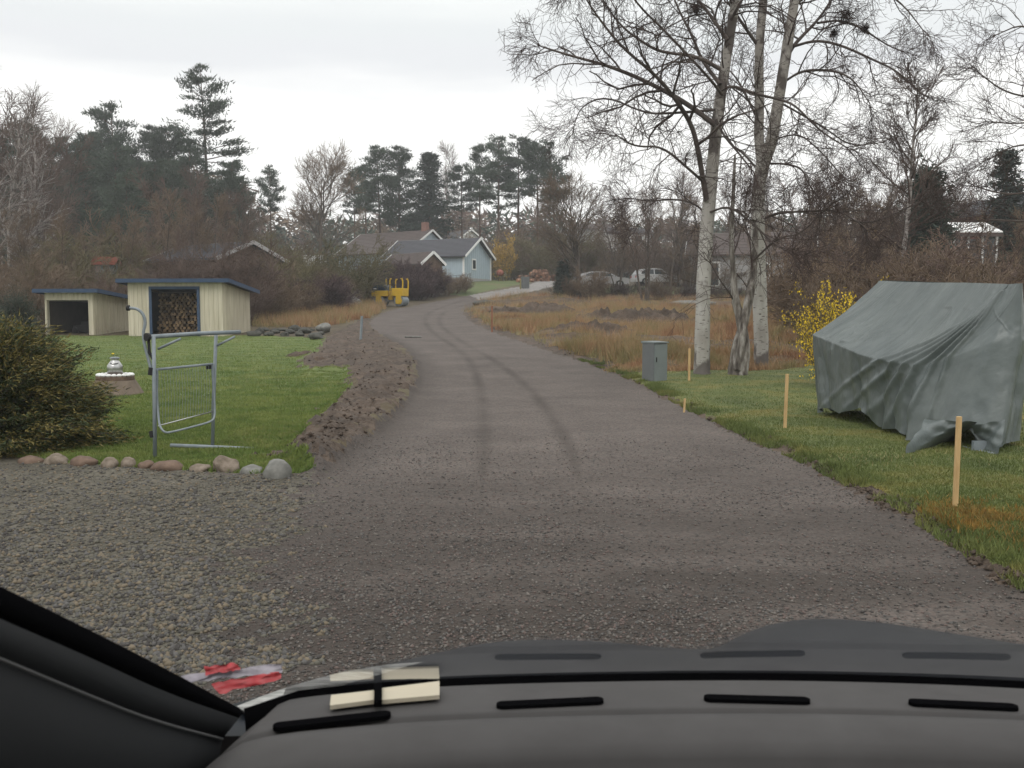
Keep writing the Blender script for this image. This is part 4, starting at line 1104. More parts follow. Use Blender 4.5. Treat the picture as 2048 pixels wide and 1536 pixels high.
# ------------------------------------------------------------------ stones
def mound(name, label, p, rx, ry, h, m, seed):
    """rough heap of dug soil"""
    nr2, na = 26, 60; V = [(0, 0, h)]; f = []
    for i in range(1, nr2 + 1):
        for k in range(na):
            a = 2 * math.pi * k / na; r = 0.004 + (i - 1) / (nr2 - 1) * 0.996
            e = 1 + 0.45 * (float(fbm(np.array([math.cos(a) * 1.6 + seed]), np.array([math.sin(a) * 1.6]), seed)[0]) - 0.5) * 2
            x_, y_ = math.cos(a) * rx * r * e, math.sin(a) * ry * r * e
            nz = float(fbm(np.array([x_ * 3.5 + seed]), np.array([y_ * 3.5]), seed + 3, 5)[0])
            V.append((x_, y_, h * max(0, 1 - r * r) * (0.25 + 1.5 * nz) + 0.10 * (nz - 0.5) - 0.14 * r ** 4))
    q = [[0, 1 + k, 1 + (k + 1) % na, 1 + (k + 1) % na] for k in range(0)]
    for i in range(nr2 - 1):
        for k in range(na):
            a = 1 + i * na; q.append((a + k, a + (k + 1) % na, a + na + (k + 1) % na, a + na + k))
    return tag(link(name, np_mesh(name, np.array(V), np.array(q)[:, ::-1], m), None, p), label, 'mound')
def stone(name, label, loc, s, m, seed, group=None, rz=0.0, cat='stone'):
    rg = random.Random(seed)
    bm = bmesh.new(); bmesh.ops.create_icosphere(bm, subdivisions=3, radius=1)
    ax = [Vector((rg.gauss(0, 1), rg.gauss(0, 1), rg.gauss(0, 1))).normalized() for _ in range(9)]
    am = [rg.uniform(0.62, 0.95) for _ in ax]
    for v in bm.verts:
        r = 1.0
        for a, k in zip(ax, am):
            dd = v.co.dot(a)
            if dd > k * r * 0.98: r = min(r, k / max(dd, 1e-3))
        v.co = v.co * r
        v.co *= 1 + 0.16 * mnoise.noise(v.co * 1.3 + Vector((seed, 0, 0))) + 0.05 * mnoise.noise(v.co * 4 + Vector((seed, 3, 0)))
        v.co = Vector((v.co.x * s[0], v.co.y * s[1], v.co.z * s[2]))
    me = bpy.data.meshes.new(name); bm.to_mesh(me); bm.free()
    me.polygons.foreach_set('use_smooth', [True] * len(me.polygons)); me.materials.append(m)
    o = link(name, me, None, Vector(loc) + Vector((0, 0, s[2] * 0.55))); o.rotation_euler = (0, 0, rz)
    return tag(o, label, cat, group)
sl = [(62, 924, 50, 20, M_stoneC, 'dark stone at the left start of the stone row, under the yew'),
      (112, 926, 48, 26, M_stoneA, 'pinkish boulder in the stone row below the yew bush'),
      (167, 930, 52, 26, M_stoneC, 'brown rounded boulder in the stone row below the yew bush'),
      (217, 933, 38, 28, M_stoneA, 'small round tan stone in the stone row beside a reddish one'),
      (256, 932, 34, 28, M_stoneA, 'small reddish stone in the row just left of the swing frame post'),
      (295, 935, 36, 22, M_stoneC, 'low tan stone right at the foot of the swing frame post'),
      (336, 938, 66, 26, M_stoneC, 'long flat dark brown stone in the stone row'),
      (402, 940, 44, 24, M_stoneA, 'brown oval stone between the long dark one and the pale one'),
      (450, 942, 58, 40, M_stoneA, 'pale peaked boulder, the lightest of the stone row'),
      (505, 945, 50, 24, M_stoneB, 'low flat grey stone beside the grey end boulder'),
      (556, 955, 56, 46, M_stoneB, 'grey boulder at the right end of the stone row')]
for i, (px, py, wd, ht, m, lab) in enumerate(sl):
    p = G(px, py); k = p.y / F
    stone('border_stone', lab, (p.x, p.y, ground_z(np.array([p.x]), np.array([p.y]))[0] - 0.03), (wd * k * 0.52, wd * k * 0.45, ht * k * 0.62), m, 400 + i, 'stones edging the left lawn', RND.uniform(-0.3, 0.3))
labs = ['dark mossy stone in the low heap beside the cream woodshed'] * 20
for i in range(15):
    px = 508 + i * 10.2; py = 672 - (i % 3) * 5 + (3 if i > 11 else 0)
    p = G(px, py)
    stone('heaped_stone', labs[i], p, (0.24 + 0.16 * RND.random(), 0.2, 0.07 + 0.11 * RND.random()), M_stonedark, 430 + i, 'stones heaped at the back of the left lawn', RND.uniform(0, 3))
p = G(648, 668); stone('boulder', 'pale grey boulder on the right end of the stone heap', p + Vector((0, 0, 0.15)), (0.36, 0.3, 0.22), M_stoneB, 451)
p = G(632, 680); stone('boulder', 'round grey boulder in front of the stone heap', p, (0.34, 0.3, 0.2), M_stonedark, 452)
p = on(702, 66); stone('boulder', 'large slanting grey boulder left of the roller', p - Vector((0, 0, 0.3)), (1.0, 0.7, 0.75), M_stoneB, 453, rz=-0.5)
p = on(968, 70); stone('boulder', 'flat pale rock on the bank inside the road bend', p, (0.9, 0.6, 0.28), M_stonedark, 454)
p = on(1385, 68); stone('rock_outcrop', 'long flat pale rock showing through the dead grass', p, (1.9, 1.1, 0.3), M_stoneB, 455, cat='rock')
p = on(1295, 46); mound('soil_mound', 'dark bare mound of dug soil in the middle of the field', p, 3.4, 1.7, 0.75, M_dirt, 456 % 97)
p = on(1215, 48); mound('soil_mound', 'smaller dark mound of turned soil at the left of the field', p, 2.3, 1.5, 0.6, M_dirt, 457 % 97)
p = on(1090, 58); mound('soil_mound', 'grey-brown mound of spoil near the road bend', p, 2.6, 1.5, 0.6, M_dirt, 458 % 97)
p = on(1180, 40); mound('soil_mound', 'rough dug soil close to the road edge in front of the field mounds', p, 2.6, 1.1, 0.45, M_dirt, 31)
p = on(1010, 56); mound('soil_mound', 'low strip of bare soil inside the road bend', p, 1.7, 1.0, 0.45, M_dirt, 37)
p = G(652, 728); mound('soil_mound', 'black heap of turf and soil at the corner of the left lawn', p, 0.55, 0.5, 0.26, DC[1], 459 % 97)
p = G(600, 712); mound('soil_mound', 'thin streak of dark soil lying on the left lawn', p, 0.7, 0.4, 0.1, DC[1], 460 % 97)
p = G(826, 675)
mb = MB(); mb.box((0, 0, 0.03), (0.65, 0.45, 0.05), 0.1)
tag(mb.obj('cover_plate', M_stoneB, None, p, bevel=0.01), 'small pale plate lying flat in the road bend', 'plate')

# ------------------------------------------------------------------ stakes, posts, cabinets
def stake(pxb, pyb, pyt, label, wd=0.035, lean=0.0, m=M_stake, group='wooden survey stakes along the road'):
    p = G(pxb, pyb); h_ = at(pxb, pyt, p.y).z - p.z
    mb = MB(); a = Vector((0, 0, -0.15)); b = Vector((lean, 0, h_))
    mb.bar(a, b, wd, wd * 0.75, (0, 1, 0))
    return tag(mb.obj('wooden_stake', m, None, p, bevel=0.003), label, 'stake', group)
stake(1909, 1032, 833, 'nearest pale wooden stake, in front of the tarpaulin', 0.036, 0.01)
stake(1569, 863, 748, 'pale wooden stake in the lawn left of the tarpaulin', 0.038, 0.02)
stake(1378, 767, 697, 'pale wooden stake between the cabinet and the first birch', 0.045, 0.0)
stake(1367, 825, 797, 'short weathered stub at the road edge below the cabinet', 0.03, 0.02)
stake(984, 665, 612, 'orange-painted stake at the inside of the road bend', 0.07, 0.0, flat2('orange_spray', (0.24, 0.10, 0.055), 0.7, 0.15), None)
p = G(720, 692); mb = MB(); mb.tube([(0, 0, -0.2), (0.08, 0, at(724, 632, p.y).z - p.z)], 0.045, 8)
tag(mb.obj('marker_pipe', M_galv, None, p, smooth=False), 'thin grey pipe standing in the dirt bank', 'pipe')

def cabinet(label, p, hgt, wd, dp, rz, group=None):
    o = thing('electrical_cabinet', label, 'cabinet', p, rz)
    MB().box((0, 0, hgt * 0.5 - 0.05), (wd, dp, hgt + 0.1)).obj('body', M_cabinetdark, o, bevel=0.006)
    MB().box((wd * 0.5 + 0.012, 0, hgt * 0.52), (0.02, dp * 0.94, hgt * 0.92)).obj('door', M_cabinet, o, bevel=0.004)
    MB().box((wd * 0.5 + 0.028, -dp * 0.36, hgt * 0.6), (0.014, 0.02, 0.1)).obj('handle', M_rubber, o)
    mb = MB(); a = wd * 0.54 + 0.01; b = dp * 0.53
    mb.add([(-a, -b, hgt + 0.002), (a + 0.02, -b, hgt + 0.002), (a + 0.02, b, hgt + 0.002), (-a, b, hgt + 0.002), (-a, -b, hgt + 0.045), (a + 0.02, -b, hgt + 0.03), (a + 0.02, b, hgt + 0.03), (-a, b, hgt + 0.045)],
           [(0, 3, 2, 1), (4, 5, 6, 7), (0, 1, 5, 4), (1, 2, 6, 5), (2, 3, 7, 6), (3, 0, 4, 7)])
    mb.obj('lid', M_cabinet, o)
    return o
p = G(1312, 768)
cabinet('grey steel electrical cabinet in the grass beside the first birch', p + Vector((0, 0.25, 0)), 0.86, 0.33, 0.42, math.radians(-50))
cabinet('small distant grey cabinet beside the pale drive', on(1050, 88), 1.0, 0.6, 0.5, 0.4)
p = on(1041, 87)
tag(MB().tube([(0, 0, -0.1), (0, 0, 0.85)], 0.07, 8).obj('marker_post', M_strawpale, None, p), 'short yellowish post beside the distant cabinet', 'post')

# ------------------------------------------------------------------ sheds
def boards(mb, a, b, z0, z1a, z1b, t=0.02, step=0.16, w_=0.045, nrm=None):
    """vertical cover strips on a wall from a to b whose top runs from z1a to z1b"""
    a, b = Vector(a), Vector(b); d = b - a; l = d.length; d.normalize()
    n = int(l / step)
    for i in range(n + 1):
        u = i / max(n, 1)
        c = a + d * (l * u)
        zt = z1a + (z1b - z1a) * u
        mb.bar((c.x, c.y, z0), (c.x, c.y, zt), w_, t, tuple(nrm or d.cross(Vector((0, 0, 1)))))
def shed(name, label, p, wf, hf, hb, dp, opx0, opx1, oph, rz, frame):
    """lean-to: front wall along x (height hf), back at y=dp (height hb), opening opx0..opx1"""
    o = thing(name, label, 'shed', p, rz)
    t = 0.08
    mb = MB()
    z0 = -0.15
    mb.box(((opx0) / 2, 0, (hf + z0) / 2), (opx0, t, hf - z0))
    mb.box(((opx1 + wf) / 2, 0, (hf + z0) / 2), (wf - opx1, t, hf - z0))
    mb.box(((opx0 + opx1) / 2, 0, (oph + hf) / 2), (opx1 - opx0, t, hf - oph))
    for (a, b) in ((0, opx0), (opx1, wf)):
        boards(mb, (a + 0.03, -t / 2 - 0.01, 0), (b - 0.03, -t / 2 - 0.01, 0), z0, hf, hf, 0.025)
    boards(mb, (opx0 + 0.12, -t / 2 - 0.01, 0), (opx1 - 0.12, -t / 2 - 0.01, 0), oph, hf, hf, 0.025)
    for x_ in (t / 2, wf - t / 2):
        side = [(0.0 + t / 2, z0), (dp, z0), (dp, hb), (t / 2, hf - 0.004)]
        mb.prism(side, lambda u, v, x_=x_: (x_ - t / 2, u, v), lambda u, v, x_=x_: (x_ + t / 2, u, v))
    boards(mb, (wf + 0.012, 0.05, 0), (wf + 0.012, dp - 0.03, 0), z0, hf, hb, 0.025)
    mb.box((wf / 2, dp - 0.03, (hb + z0) / 2), (wf - 2 * t, 0.05, hb - z0))
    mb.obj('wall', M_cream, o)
    ov = 0.34
    rf = MB()
    sl_ = (hb - hf) / dp
    def rz_(y): return hf + sl_ * y + 0.02
    rf.add([(-ov, -ov, rz_(-ov)), (wf + ov, -ov, rz_(-ov)), (wf + ov, dp + ov, rz_(dp + ov)), (-ov, dp + ov, rz_(dp + ov)), (-ov, -ov, rz_(-ov) + 0.06), (wf + ov, -ov, rz_(-ov) + 0.06), (wf + ov, dp + ov, rz_(dp + ov) + 0.06), (-ov, dp + ov, rz_(dp + ov) + 0.06)],
           [(0, 3, 2, 1), (4, 5, 6, 7), (0, 1, 5, 4), (1, 2, 6, 5), (2, 3, 7, 6), (3, 0, 4, 7)])
    roof = rf.obj('roof', M_tile, o)
    fs = MB()
    fs.bar((-ov - 0.012, -ov - 0.015, rz_(-ov) + 0.02), (wf + ov + 0.012, -ov - 0.015, rz_(-ov) + 0.02), 0.03, 0.16)
    for x_ in (-ov - 0.016, wf + ov + 0.016):
        fs.bar((x_, -ov + 0.003, rz_(-ov) + 0.02), (x_, dp + ov, rz_(dp + ov) + 0.02), 0.03, 0.16)
    fs.obj('fascia', M_bluetrim, roof)
    if frame:
        fr = MB()
        fr.box((opx0, -t / 2 - 0.025, oph / 2), (0.11, 0.05, oph + 0.11)); fr.box((opx1, -t / 2 - 0.025, oph / 2), (0.11, 0.05, oph + 0.11))
        fr.box(((opx0 + opx1) / 2, -t / 2 - 0.022, oph), (opx1 - opx0 - 0.11, 0.045, 0.11))
        fr.obj('opening_frame', M_bluetrim, o)
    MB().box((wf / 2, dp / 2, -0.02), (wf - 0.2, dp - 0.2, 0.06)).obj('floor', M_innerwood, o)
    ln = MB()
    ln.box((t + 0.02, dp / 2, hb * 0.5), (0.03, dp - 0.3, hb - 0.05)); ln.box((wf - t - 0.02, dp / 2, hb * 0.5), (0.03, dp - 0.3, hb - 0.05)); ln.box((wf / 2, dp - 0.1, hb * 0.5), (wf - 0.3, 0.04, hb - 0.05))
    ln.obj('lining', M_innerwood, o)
    return o
pa = G(259, 675); pa = at(259, 675, 39.6)
k = 39.6 / F
pa.z = Hf(pa.x, 39.6)
SH_RZ = math.radians(-3)
shed('wood_shed', 'taller cream shed with blue trim and a wide opening full of firewood', pa, 192 * k, 2.17, 1.86, 3.3, 46 * k, 143 * k, 1.96, SH_RZ, True)
pb = at(93, 674, 40.2); pb.z = Hf(pb.x, 40.2) - 0.02
shed('wood_shed', 'lower cream shed with a dark open bay at the far left', pb, 98 * 40.2 / F, 1.78, 1.45, 4.6, 4 * k, 90 * k, 1.46, SH_RZ, False)
# firewood, every log its own
lm = MB(); lm.tube([(0, 0, 0), (0, 0.4, 0)], 0.075, 7); lme = lm.mesh('log', [M_logend])
R3 = Matrix.Rotation(SH_RZ, 3, 'Z')
x0, x1 = 46 * k + 0.12, 143 * k - 0.12
RND = random.Random(12)
for row in range(15):
    for c in range(12):
        xx = x0 - 0.2 + (c + 0.5 * (row % 2)) * 0.185 + RND.uniform(-0.02, 0.02)
        if xx > x1 + 0.2: continue
        zz = 0.08 + row * 0.115
        o = link('log', lme)
        o.location = pa + R3 @ Vector((xx, 1.0 + RND.uniform(0, 0.12) - 0.2 * (row < 6), zz))
        o.rotation_euler = (0, RND.uniform(0, 6.28), SH_RZ + RND.uniform(-0.1, 0.1)); o.scale = (RND.uniform(0.75, 1.15), 1, RND.uniform(0.75, 1.1))
        tag(o, 'split log in the firewood stacked inside the taller cream shed', 'log', 'firewood in the taller shed')
# red and dark things in the lower shed
p = pb + R3 @ Vector((84 * k, 0.7, 0.06))
tag(MB().lathe([(0.12, 0), (0.13, 0.34), (0.1, 0.38)], sides=12).obj('fuel_can', flat2('red_can', (0.35, 0.03, 0.03), 0.5, 0.1), None, p), 'small red can just inside the low cream shed', 'can')
mb = MB(); mb.box((0, 0, 0.25), (0.9, 0.6, 0.3)); mb.box((0.1, 0, 0.47), (0.5, 0.4, 0.2)); mb.tube([(0.4, 0, 0.4), (0.9, 0, 0.9)], 0.02, 6)
for x_ in (-0.35, 0.35):
    for y_ in (-0.33, 0.33): mb.tube([(x_, y_ - 0.05, 0.15), (x_, y_ + 0.05, 0.15)], 0.15, 12)
tag(mb.obj('lawn_mower', M_rubber, None, pb + R3 @ Vector((50 * k, 1.4, 0.02)), bevel=0.01), 'dark lawn mower standing inside the low cream shed', 'mower')
# pale box at the left edge
p = on(0, 37)
o = thing('storage_box', 'cream wooden box with a brown lid at the left edge behind the yew', 'box', p)
MB().box((0, 0, 0.55), (0.8, 0.6, 1.3)).obj('body', M_cream, o); MB().box((0, 0, 1.24), (0.95, 0.75, 0.07)).obj('lid', M_tilebrown, o)

# ------------------------------------------------------------------ milk can on its pedestal
p = G(216, 792)
p.y += 0.35; p.z = Hf(p.x, p.y)
o = thing('flower_pedestal', 'round concrete pedestal with a ring of white stones on the left lawn', 'pedestal', p)
MB().lathe([(0.5, -0.05), (0.5, 0.02), (0.36, 0.27), (0.34, 0.27)], sides=28).obj('base', M_concrete, o, smooth=False)
MB().lathe([(0.34, 0.274), (0.345, 0.34), (0.31, 0.345)], sides=28).obj('rim', M_stoneC, o)
for i in range(20):
    a = 2 * math.pi * i / 20
    mb = MB(); r_ = 0.052
    mb.lathe([(r_ * 0.6, 0), (r_, 0.02), (r_ * 0.8, 0.045), (r_ * 0.2, 0.055)], (0.295 * math.cos(a), 0.295 * math.sin(a), 0.345), 8)
    mb.obj('white_pebble', M_white, o)
o2 = thing('milk_can', 'shiny steel milk can standing on the concrete pedestal', 'milk can', p + Vector((0.0, 0, 0.345)))
MB().lathe([(0.12, 0.0), (0.135, 0.01), (0.14, 0.17), (0.135, 0.2), (0.09, 0.27), (0.07, 0.29), (0.07, 0.315), (0.095, 0.33)], sides=24).obj('body', M_steel, o2, smooth=True)
MB().tube([(0.1, -0.08, 0.25), (0.06, -0.13, 0.24), (-0.0, -0.125, 0.23), (-0.04, -0.11, 0.25)], 0.008, 6).obj('handle', M_rubber, o2)
MB().lathe([(0.075, 0.332), (0.095, 0.345), (0.03, 0.365)], sides=18).obj('lid', M_galv, o2)
o3 = thing('flower', 'small yellow flower with green leaves on top of the milk can', 'flower', p + Vector((-0.02, 0, 0.71)))
MB().tube([(0, 0, 0), (-0.01, 0, 0.05)], 0.006, 5).obj('stem', M_leafolive, o3)
MB().lathe([(0.01, 0.04), (0.03, 0.055), (0.012, 0.07)], (-0.01, 0, 0), 9).obj('petals', M_forsythia, o3)
mb = MB(); mb.add([(0, 0, 0.01), (0.06, -0.02, 0.03), (0.1, 0, 0.02), (0.06, 0.02, 0.03)], [(0, 1, 2, 3)]); mb.obj('leaf', M_leafolive, o3, recalc=False)

# ------------------------------------------------------------------ dismantled garden swing frame
Ys = G(310, 917).y
sp = Vector((at(310, 917, Ys).x, Ys, 0))
sw = thing('swing_frame', 'grey tubular frame of a dismantled garden swing on the left lawn', 'swing frame', sp)
def S(px, py, dy=0.0): return at(px, py, Ys + dy) - sp
def stube(name, pts, r, parent=sw, m=M_galv, sides=10):
    return MB().tube(pts, r * 0.72, sides).obj(name, m, parent, smooth=True)
stube('post', [S(310, 925), S(309, 800), S(307, 672)], 0.029)
stube('post', [S(425, 893, 0.75), S(428, 780, 0.75), S(432, 668, 0.75)], 0.027)
stube('top_bar', [S(294, 674, -0.02), S(400, 667, 0.5), S(480, 664, 0.9)], 0.032)
MB().tube([S(292, 674, -0.03), S(297, 674, -0.0)], 0.042, 12).obj('end_cap', M_rubber, sw)
stube('foot_bar', [S(341, 891, 0.72), S(420, 894, 0.72), S(506, 898, 0.72)], 0.032)
cp = bez([S(256, 616), S(275, 617), S(288, 630), S(291, 648), S(286, 665), S(289, 690), S(296, 715), S(303, 742)])
stube('curved_pipe', cp, 0.022)
MB().tube([S(254, 616), S(259, 616)], 0.03, 10).obj('end_cap', M_rubber, sw)
stube('brace', [S(316, 698, 0.05), S(342, 686, 0.05), S(362, 677, 0.08)], 0.019)
stube('brace', [S(434, 691, 0.75), S(452, 682, 0.75), S(470, 673, 0.78)], 0.019)
MB().tube([S(297, 680), S(299, 705), S(308, 722)], 0.016, 8).obj('hinge', M_rubber, sw)
MB().tube([S(303, 735), S(301, 750)], 0.03, 8).obj('hinge', M_rubber, sw)
MB().tube([S(302, 862), S(305, 875)], 0.026, 8).obj('hinge', M_rubber, sw)
MB().box(S(417, 733, 0.68), (0.05, 0.03, 0.06)).obj('hinge', M_rubber, sw)
pn = stube('backrest_frame', bez([S(314, 738, 0.05), S(314, 780, 0.05), S(316, 830, 0.0), S(320, 855, -0.05), S(330, 866, -0.08), S(345, 864, 0.0), S(400, 850, 0.4), S(423, 843, 0.6), S(430, 834, 0.65), S(429, 800, 0.68), S(426, 760, 0.7), S(425, 729, 0.7)]), 0.016)
stube('backrest_bar', [S(313, 739, 0.05), S(425, 728, 0.7)], 0.019)
stube('spring_bar', [S(316, 852, 0.1), S(425, 823, 0.72)], 0.01, m=M_steel)
for i in range(20):
    u = (i + 0.5) / 20
    a = S(313, 739, 0.05).lerp(S(425, 728, 0.7), u); b = S(316, 852, 0.1).lerp(S(425, 823, 0.72), u)
    MB().tube([a, a.lerp(b, 0.5) + Vector((0.01, 0.01, 0)), b], 0.002, 4).obj('spring_wire', M_galv, sw)

# ------------------------------------------------------------------ tarpaulin over the garden swing
M_tarp = mat('grey_green_tarpaulin', [(0.3, (0.088, 0.105, 0.102)), (0.7, (0.122, 0.142, 0.138))], scale=2.5, rough=0.36, bump=0.45, bscale=5, spec=0.5, dist=0.03, stretch=(0.7, 2.2, 1.2), second=(1.1, (0.82, 0.84, 0.84), (1.1, 1.08, 1.06)))
tp = Vector((5.0, 12.3, 0))
tarp = thing('covered_swing', 'garden swing hidden under a sagging grey-green tarpaulin', 'swing', tp)
ST = [  # ridge, eave, hem for stations round the cover
    ((5.50, 14.5, 2.02), (4.42, 14.2, 1.22), (4.50, 14.15, 0.02)),
    ((5.50, 13.6, 1.97), (4.46, 13.4, 1.12), (4.52, 13.35, 0.10)),
    ((5.50, 12.7, 1.93), (4.52, 12.6, 1.00), (4.60, 12.55, 0.16)),
    ((5.51, 11.8, 1.90), (4.62, 11.8, 0.93), (4.66, 11.85, 0.02)),
    ((5.52, 11.0, 1.86), (4.74, 11.2, 0.90), (4.62, 11.15, 0.0)),
    ((5.53, 10.8, 1.85), (5.02, 10.85, 1.05), (4.78, 10.85, 0.03)),
    ((5.54, 10.65, 1.85), (5.28, 10.6, 1.2), (5.02, 10.6, 0.22)),
    ((5.56, 10.55, 1.85), (5.52, 10.5, 1.22), (5.22, 10.35, 0.0)),
    ((5.60, 10.65, 1.85), (5.74, 10.7, 1.2), (5.50, 10.5, 0.0)),
    ((5.60, 11.3, 1.86), (5.86, 11.4, 1.1), (5.85, 11.3, 0.05)),
    ((5.58, 12.6, 1.93), (5.9, 12.6, 1.1), (5.9, 12.6, 0.03)),
    ((5.56, 14.4, 2.02), (5.85, 14.4, 1.1), (5.85, 14.5, 0.03)),
    ((5.52, 14.6, 2.02), (5.2, 14.65, 1.2), (5.2, 14.7, 0.03)),
]
def tarp_mesh():
    S3 = np.array(ST)                         # k, 3, 3
    S3 = np.concatenate([S3, S3[:1]])
    segl = np.hypot(*(np.diff(S3[:, 2, :2], axis=0)).T) + 0.3
    cu = np.concatenate([[0], np.cumsum(segl)]); nU, nV = 620, 150
    u = np.linspace(0, cu[-1], nU, endpoint=False)
    C = np.stack([np.stack([np.interp(u, cu, S3[:, i, j]) for j in range(3)], -1) for i in range(3)], 0)   # 3, nU, 3
    # soften the corners a little
    kk = np.ones(5) / 5
    for i in range(3):
        for j in range(3):
            e = np.concatenate([C[i, -2:, j], C[i, :, j], C[i, :2, j]]); C[i, :, j] = np.convolve(e, kk, 'valid')
    v = np.linspace(0, 1, nV)
    ve = 0.5
    Pm = np.empty((nU, nV, 3))
    for n_, vv in enumerate(v):
        if vv < ve:
            f = vv / ve
            Pm[:, n_] = C[0] * (1 - f) + C[1] * f
            sag = 0.05 * np.sin(f * np.pi)
            Pm[:, n_, 2] -= sag * (0.6 + 0.8 * vnoise(u * 1.3, u * 0, 7))
        else:
            f = (vv - ve) / (1 - ve)
            Pm[:, n_] = C[1] * (1 - f) + C[2] * f
    ctr = np.array([5.25, 12.4])
    nx = np.gradient(Pm[:, :, 1], axis=0); ny = -np.gradient(Pm[:, :, 0], axis=0)
    ln = np.hypot(nx, ny) + 1e-9; nx /= ln; ny /= ln
    out_ = (Pm[:, :, 0] - ctr[0]) * nx + (Pm[:, :, 1] - ctr[1]) * ny
    sg = np.where(out_ < 0, -1.0, 1.0)
    nx *= sg; ny *= sg
    U, V = np.meshgrid(u, v, indexing='ij')
    drop = np.clip((V - ve) / (1 - ve), 0, 1)
    ph = U * 3.6 + 1.4 * np.sin(U * 1.7) + 0.8 * np.sin(V * 4 + U)
    fold = (np.abs(np.sin(ph)) ** 0.7 - 0.5) * 0.10 * drop ** 0.8
    ph2 = U * 13 + V * 3 + 2 * np.sin(U * 3)
    fold += np.sin(ph2) * 0.009 * (0.3 + drop)
    # creases that run from the near top corner across the slope
    uc = cu[5]
    for k_, (a_, wd_, am_) in enumerate([(0.2, 0.05, 0.05), (0.55, 0.07, 0.06), (1.0, 0.10, 0.07), (1.5, 0.11, 0.06), (2.05, 0.12, 0.05), (2.7, 0.13, 0.04)]):
        line = uc - a_ * (V * 1.5) ** 1.25
        fold += am_ * np.exp(-((U - line) / (wd_ * (0.35 + V))) ** 2) * np.clip(V * 4, 0, 1) * np.clip(1.6 - 1.3 * V, 0.1, 1)
    rg_ = np.random.default_rng(8)
    for k_ in range(34):
        v0, u0 = rg_.uniform(0.03, 0.5), rg_.uniform(0, cu[6]); sl__ = rg_.normal(0, 1.6); wd_ = rg_.uniform(0.012, 0.03); ln_ = rg_.uniform(0.06, 0.2)
        fold += rg_.uniform(0.004, 0.011) * np.exp(-((U - u0 - sl__ * (V - v0)) / wd_) ** 2) * np.exp(-((V - v0) / ln_) ** 2)
    for k_ in range(7):                    # creases fanning out from the far front corner
        sl__ = -0.4 + k_ * 0.55
        fold += 0.014 * np.exp(-((U - cu[1] - 0.25 - sl__ * (0.47 - V) * 3) / 0.022) ** 2) * np.clip((0.5 - V) * 12, 0, 1) * np.exp(-((0.47 - V) / 0.22) ** 2)
    # tight wrinkles at the far front corner
    fold += 0.02 * np.sin(U * 16 + V * 26) * np.exp(-((V - 0.42) / 0.13) ** 2) * np.exp(-((U - cu[1] - 0.1) / 0.7) ** 2)
    fold += (fbm(U * 1.6, V * 4, 77, 3) - 0.5) * 0.06 * np.clip(V * 2, 0, 1)
    Pm[:, :, 0] += nx * fold; Pm[:, :, 1] += ny * fold
    Pm[:, :, 2] += fold * 0.55 * (V < 0.55) * np.clip(V * 6, 0, 1)
    # ragged hem: pulled up between the stays
    hem = 0.10 * np.abs(np.sin(u * 2.1 + 0.4)) + 0.05 * vnoise(u * 3, u * 0, 5)
    Pm[:, :, 2] += (drop ** 3) * hem[:, None]
    Pm[:, :, 2] = np.maximum(Pm[:, :, 2], 0.012 + ground_z(Pm[:, :, 0], Pm[:, :, 1]))
    Pm -= np.array(tp)
    id_ = np.arange(nU * nV).reshape(nU, nV)
    nxt = np.roll(id_, -1, axis=0)
    q = np.stack([id_[:, :-1], id_[:, 1:], nxt[:, 1:], nxt[:, :-1]], -1).reshape(-1, 4)
    return np_mesh('tarpaulin', Pm.reshape(-1, 3), q, M_tarp, smooth=True)
cover = link('tarpaulin', tarp_mesh(), tarp)
# loose corner flap and the foot that shows under the hem
def flap(pts, n=14, amp=0.03, seed=3):
    A_ = [Vector(p) for p in pts]; V = []; q = []
    for i in range(n + 1):
        for j in range(n + 1):
            a = A_[0].lerp(A_[1], i / n); b = A_[3].lerp(A_[2], i / n); p = a.lerp(b, j / n)
            o_ = amp * math.sin(i * 0.9 + j * 0.5 + seed) + amp * 0.6 * math.sin(j * 1.3 - i * 0.4)
            V.append(p + Vector((-0.7, -0.7, 0.3)) * o_)
    for i in range(n):
        for j in range(n): q.append((i * (n + 1) + j, (i + 1) * (n + 1) + j, (i + 1) * (n + 1) + j + 1, i * (n + 1) + j + 1))
    return np_mesh('loose_flap', np.array([tuple(v) for v in V]), q, M_tarp, smooth=True)
fa = [at(1850, 838, 10.75) - tp, at(1955, 845, 10.3) - tp, G(1905, 892) - tp + Vector((0, 0, 0.06)), G(1806, 917) - tp + Vector((0, 0, 0.04))]
link('loose_flap', flap(fa), tarp)
fb = [at(1945, 850, 10.35) - tp, at(2012, 840, 10.2) - tp, G(1995, 921) - tp + Vector((0, 0, 0.03)), G(1950, 900) - tp + Vector((0, 0, 0.05))]
link('loose_flap', flap(fb, seed=1, amp=0.02), tarp)
mb = MB(); a = G(1925, 902) - tp; b = G(1992, 917) - tp
mb.tube([a + Vector((0, 0, 0.03)), b + Vector((0, 0, 0.03))], 0.03, 8)
mb.box((a + b) / 2 + Vector((0, 0, 0.09)), (0.14, 0.05, 0.12))
mb.obj('foot_bracket', M_galv, tarp)

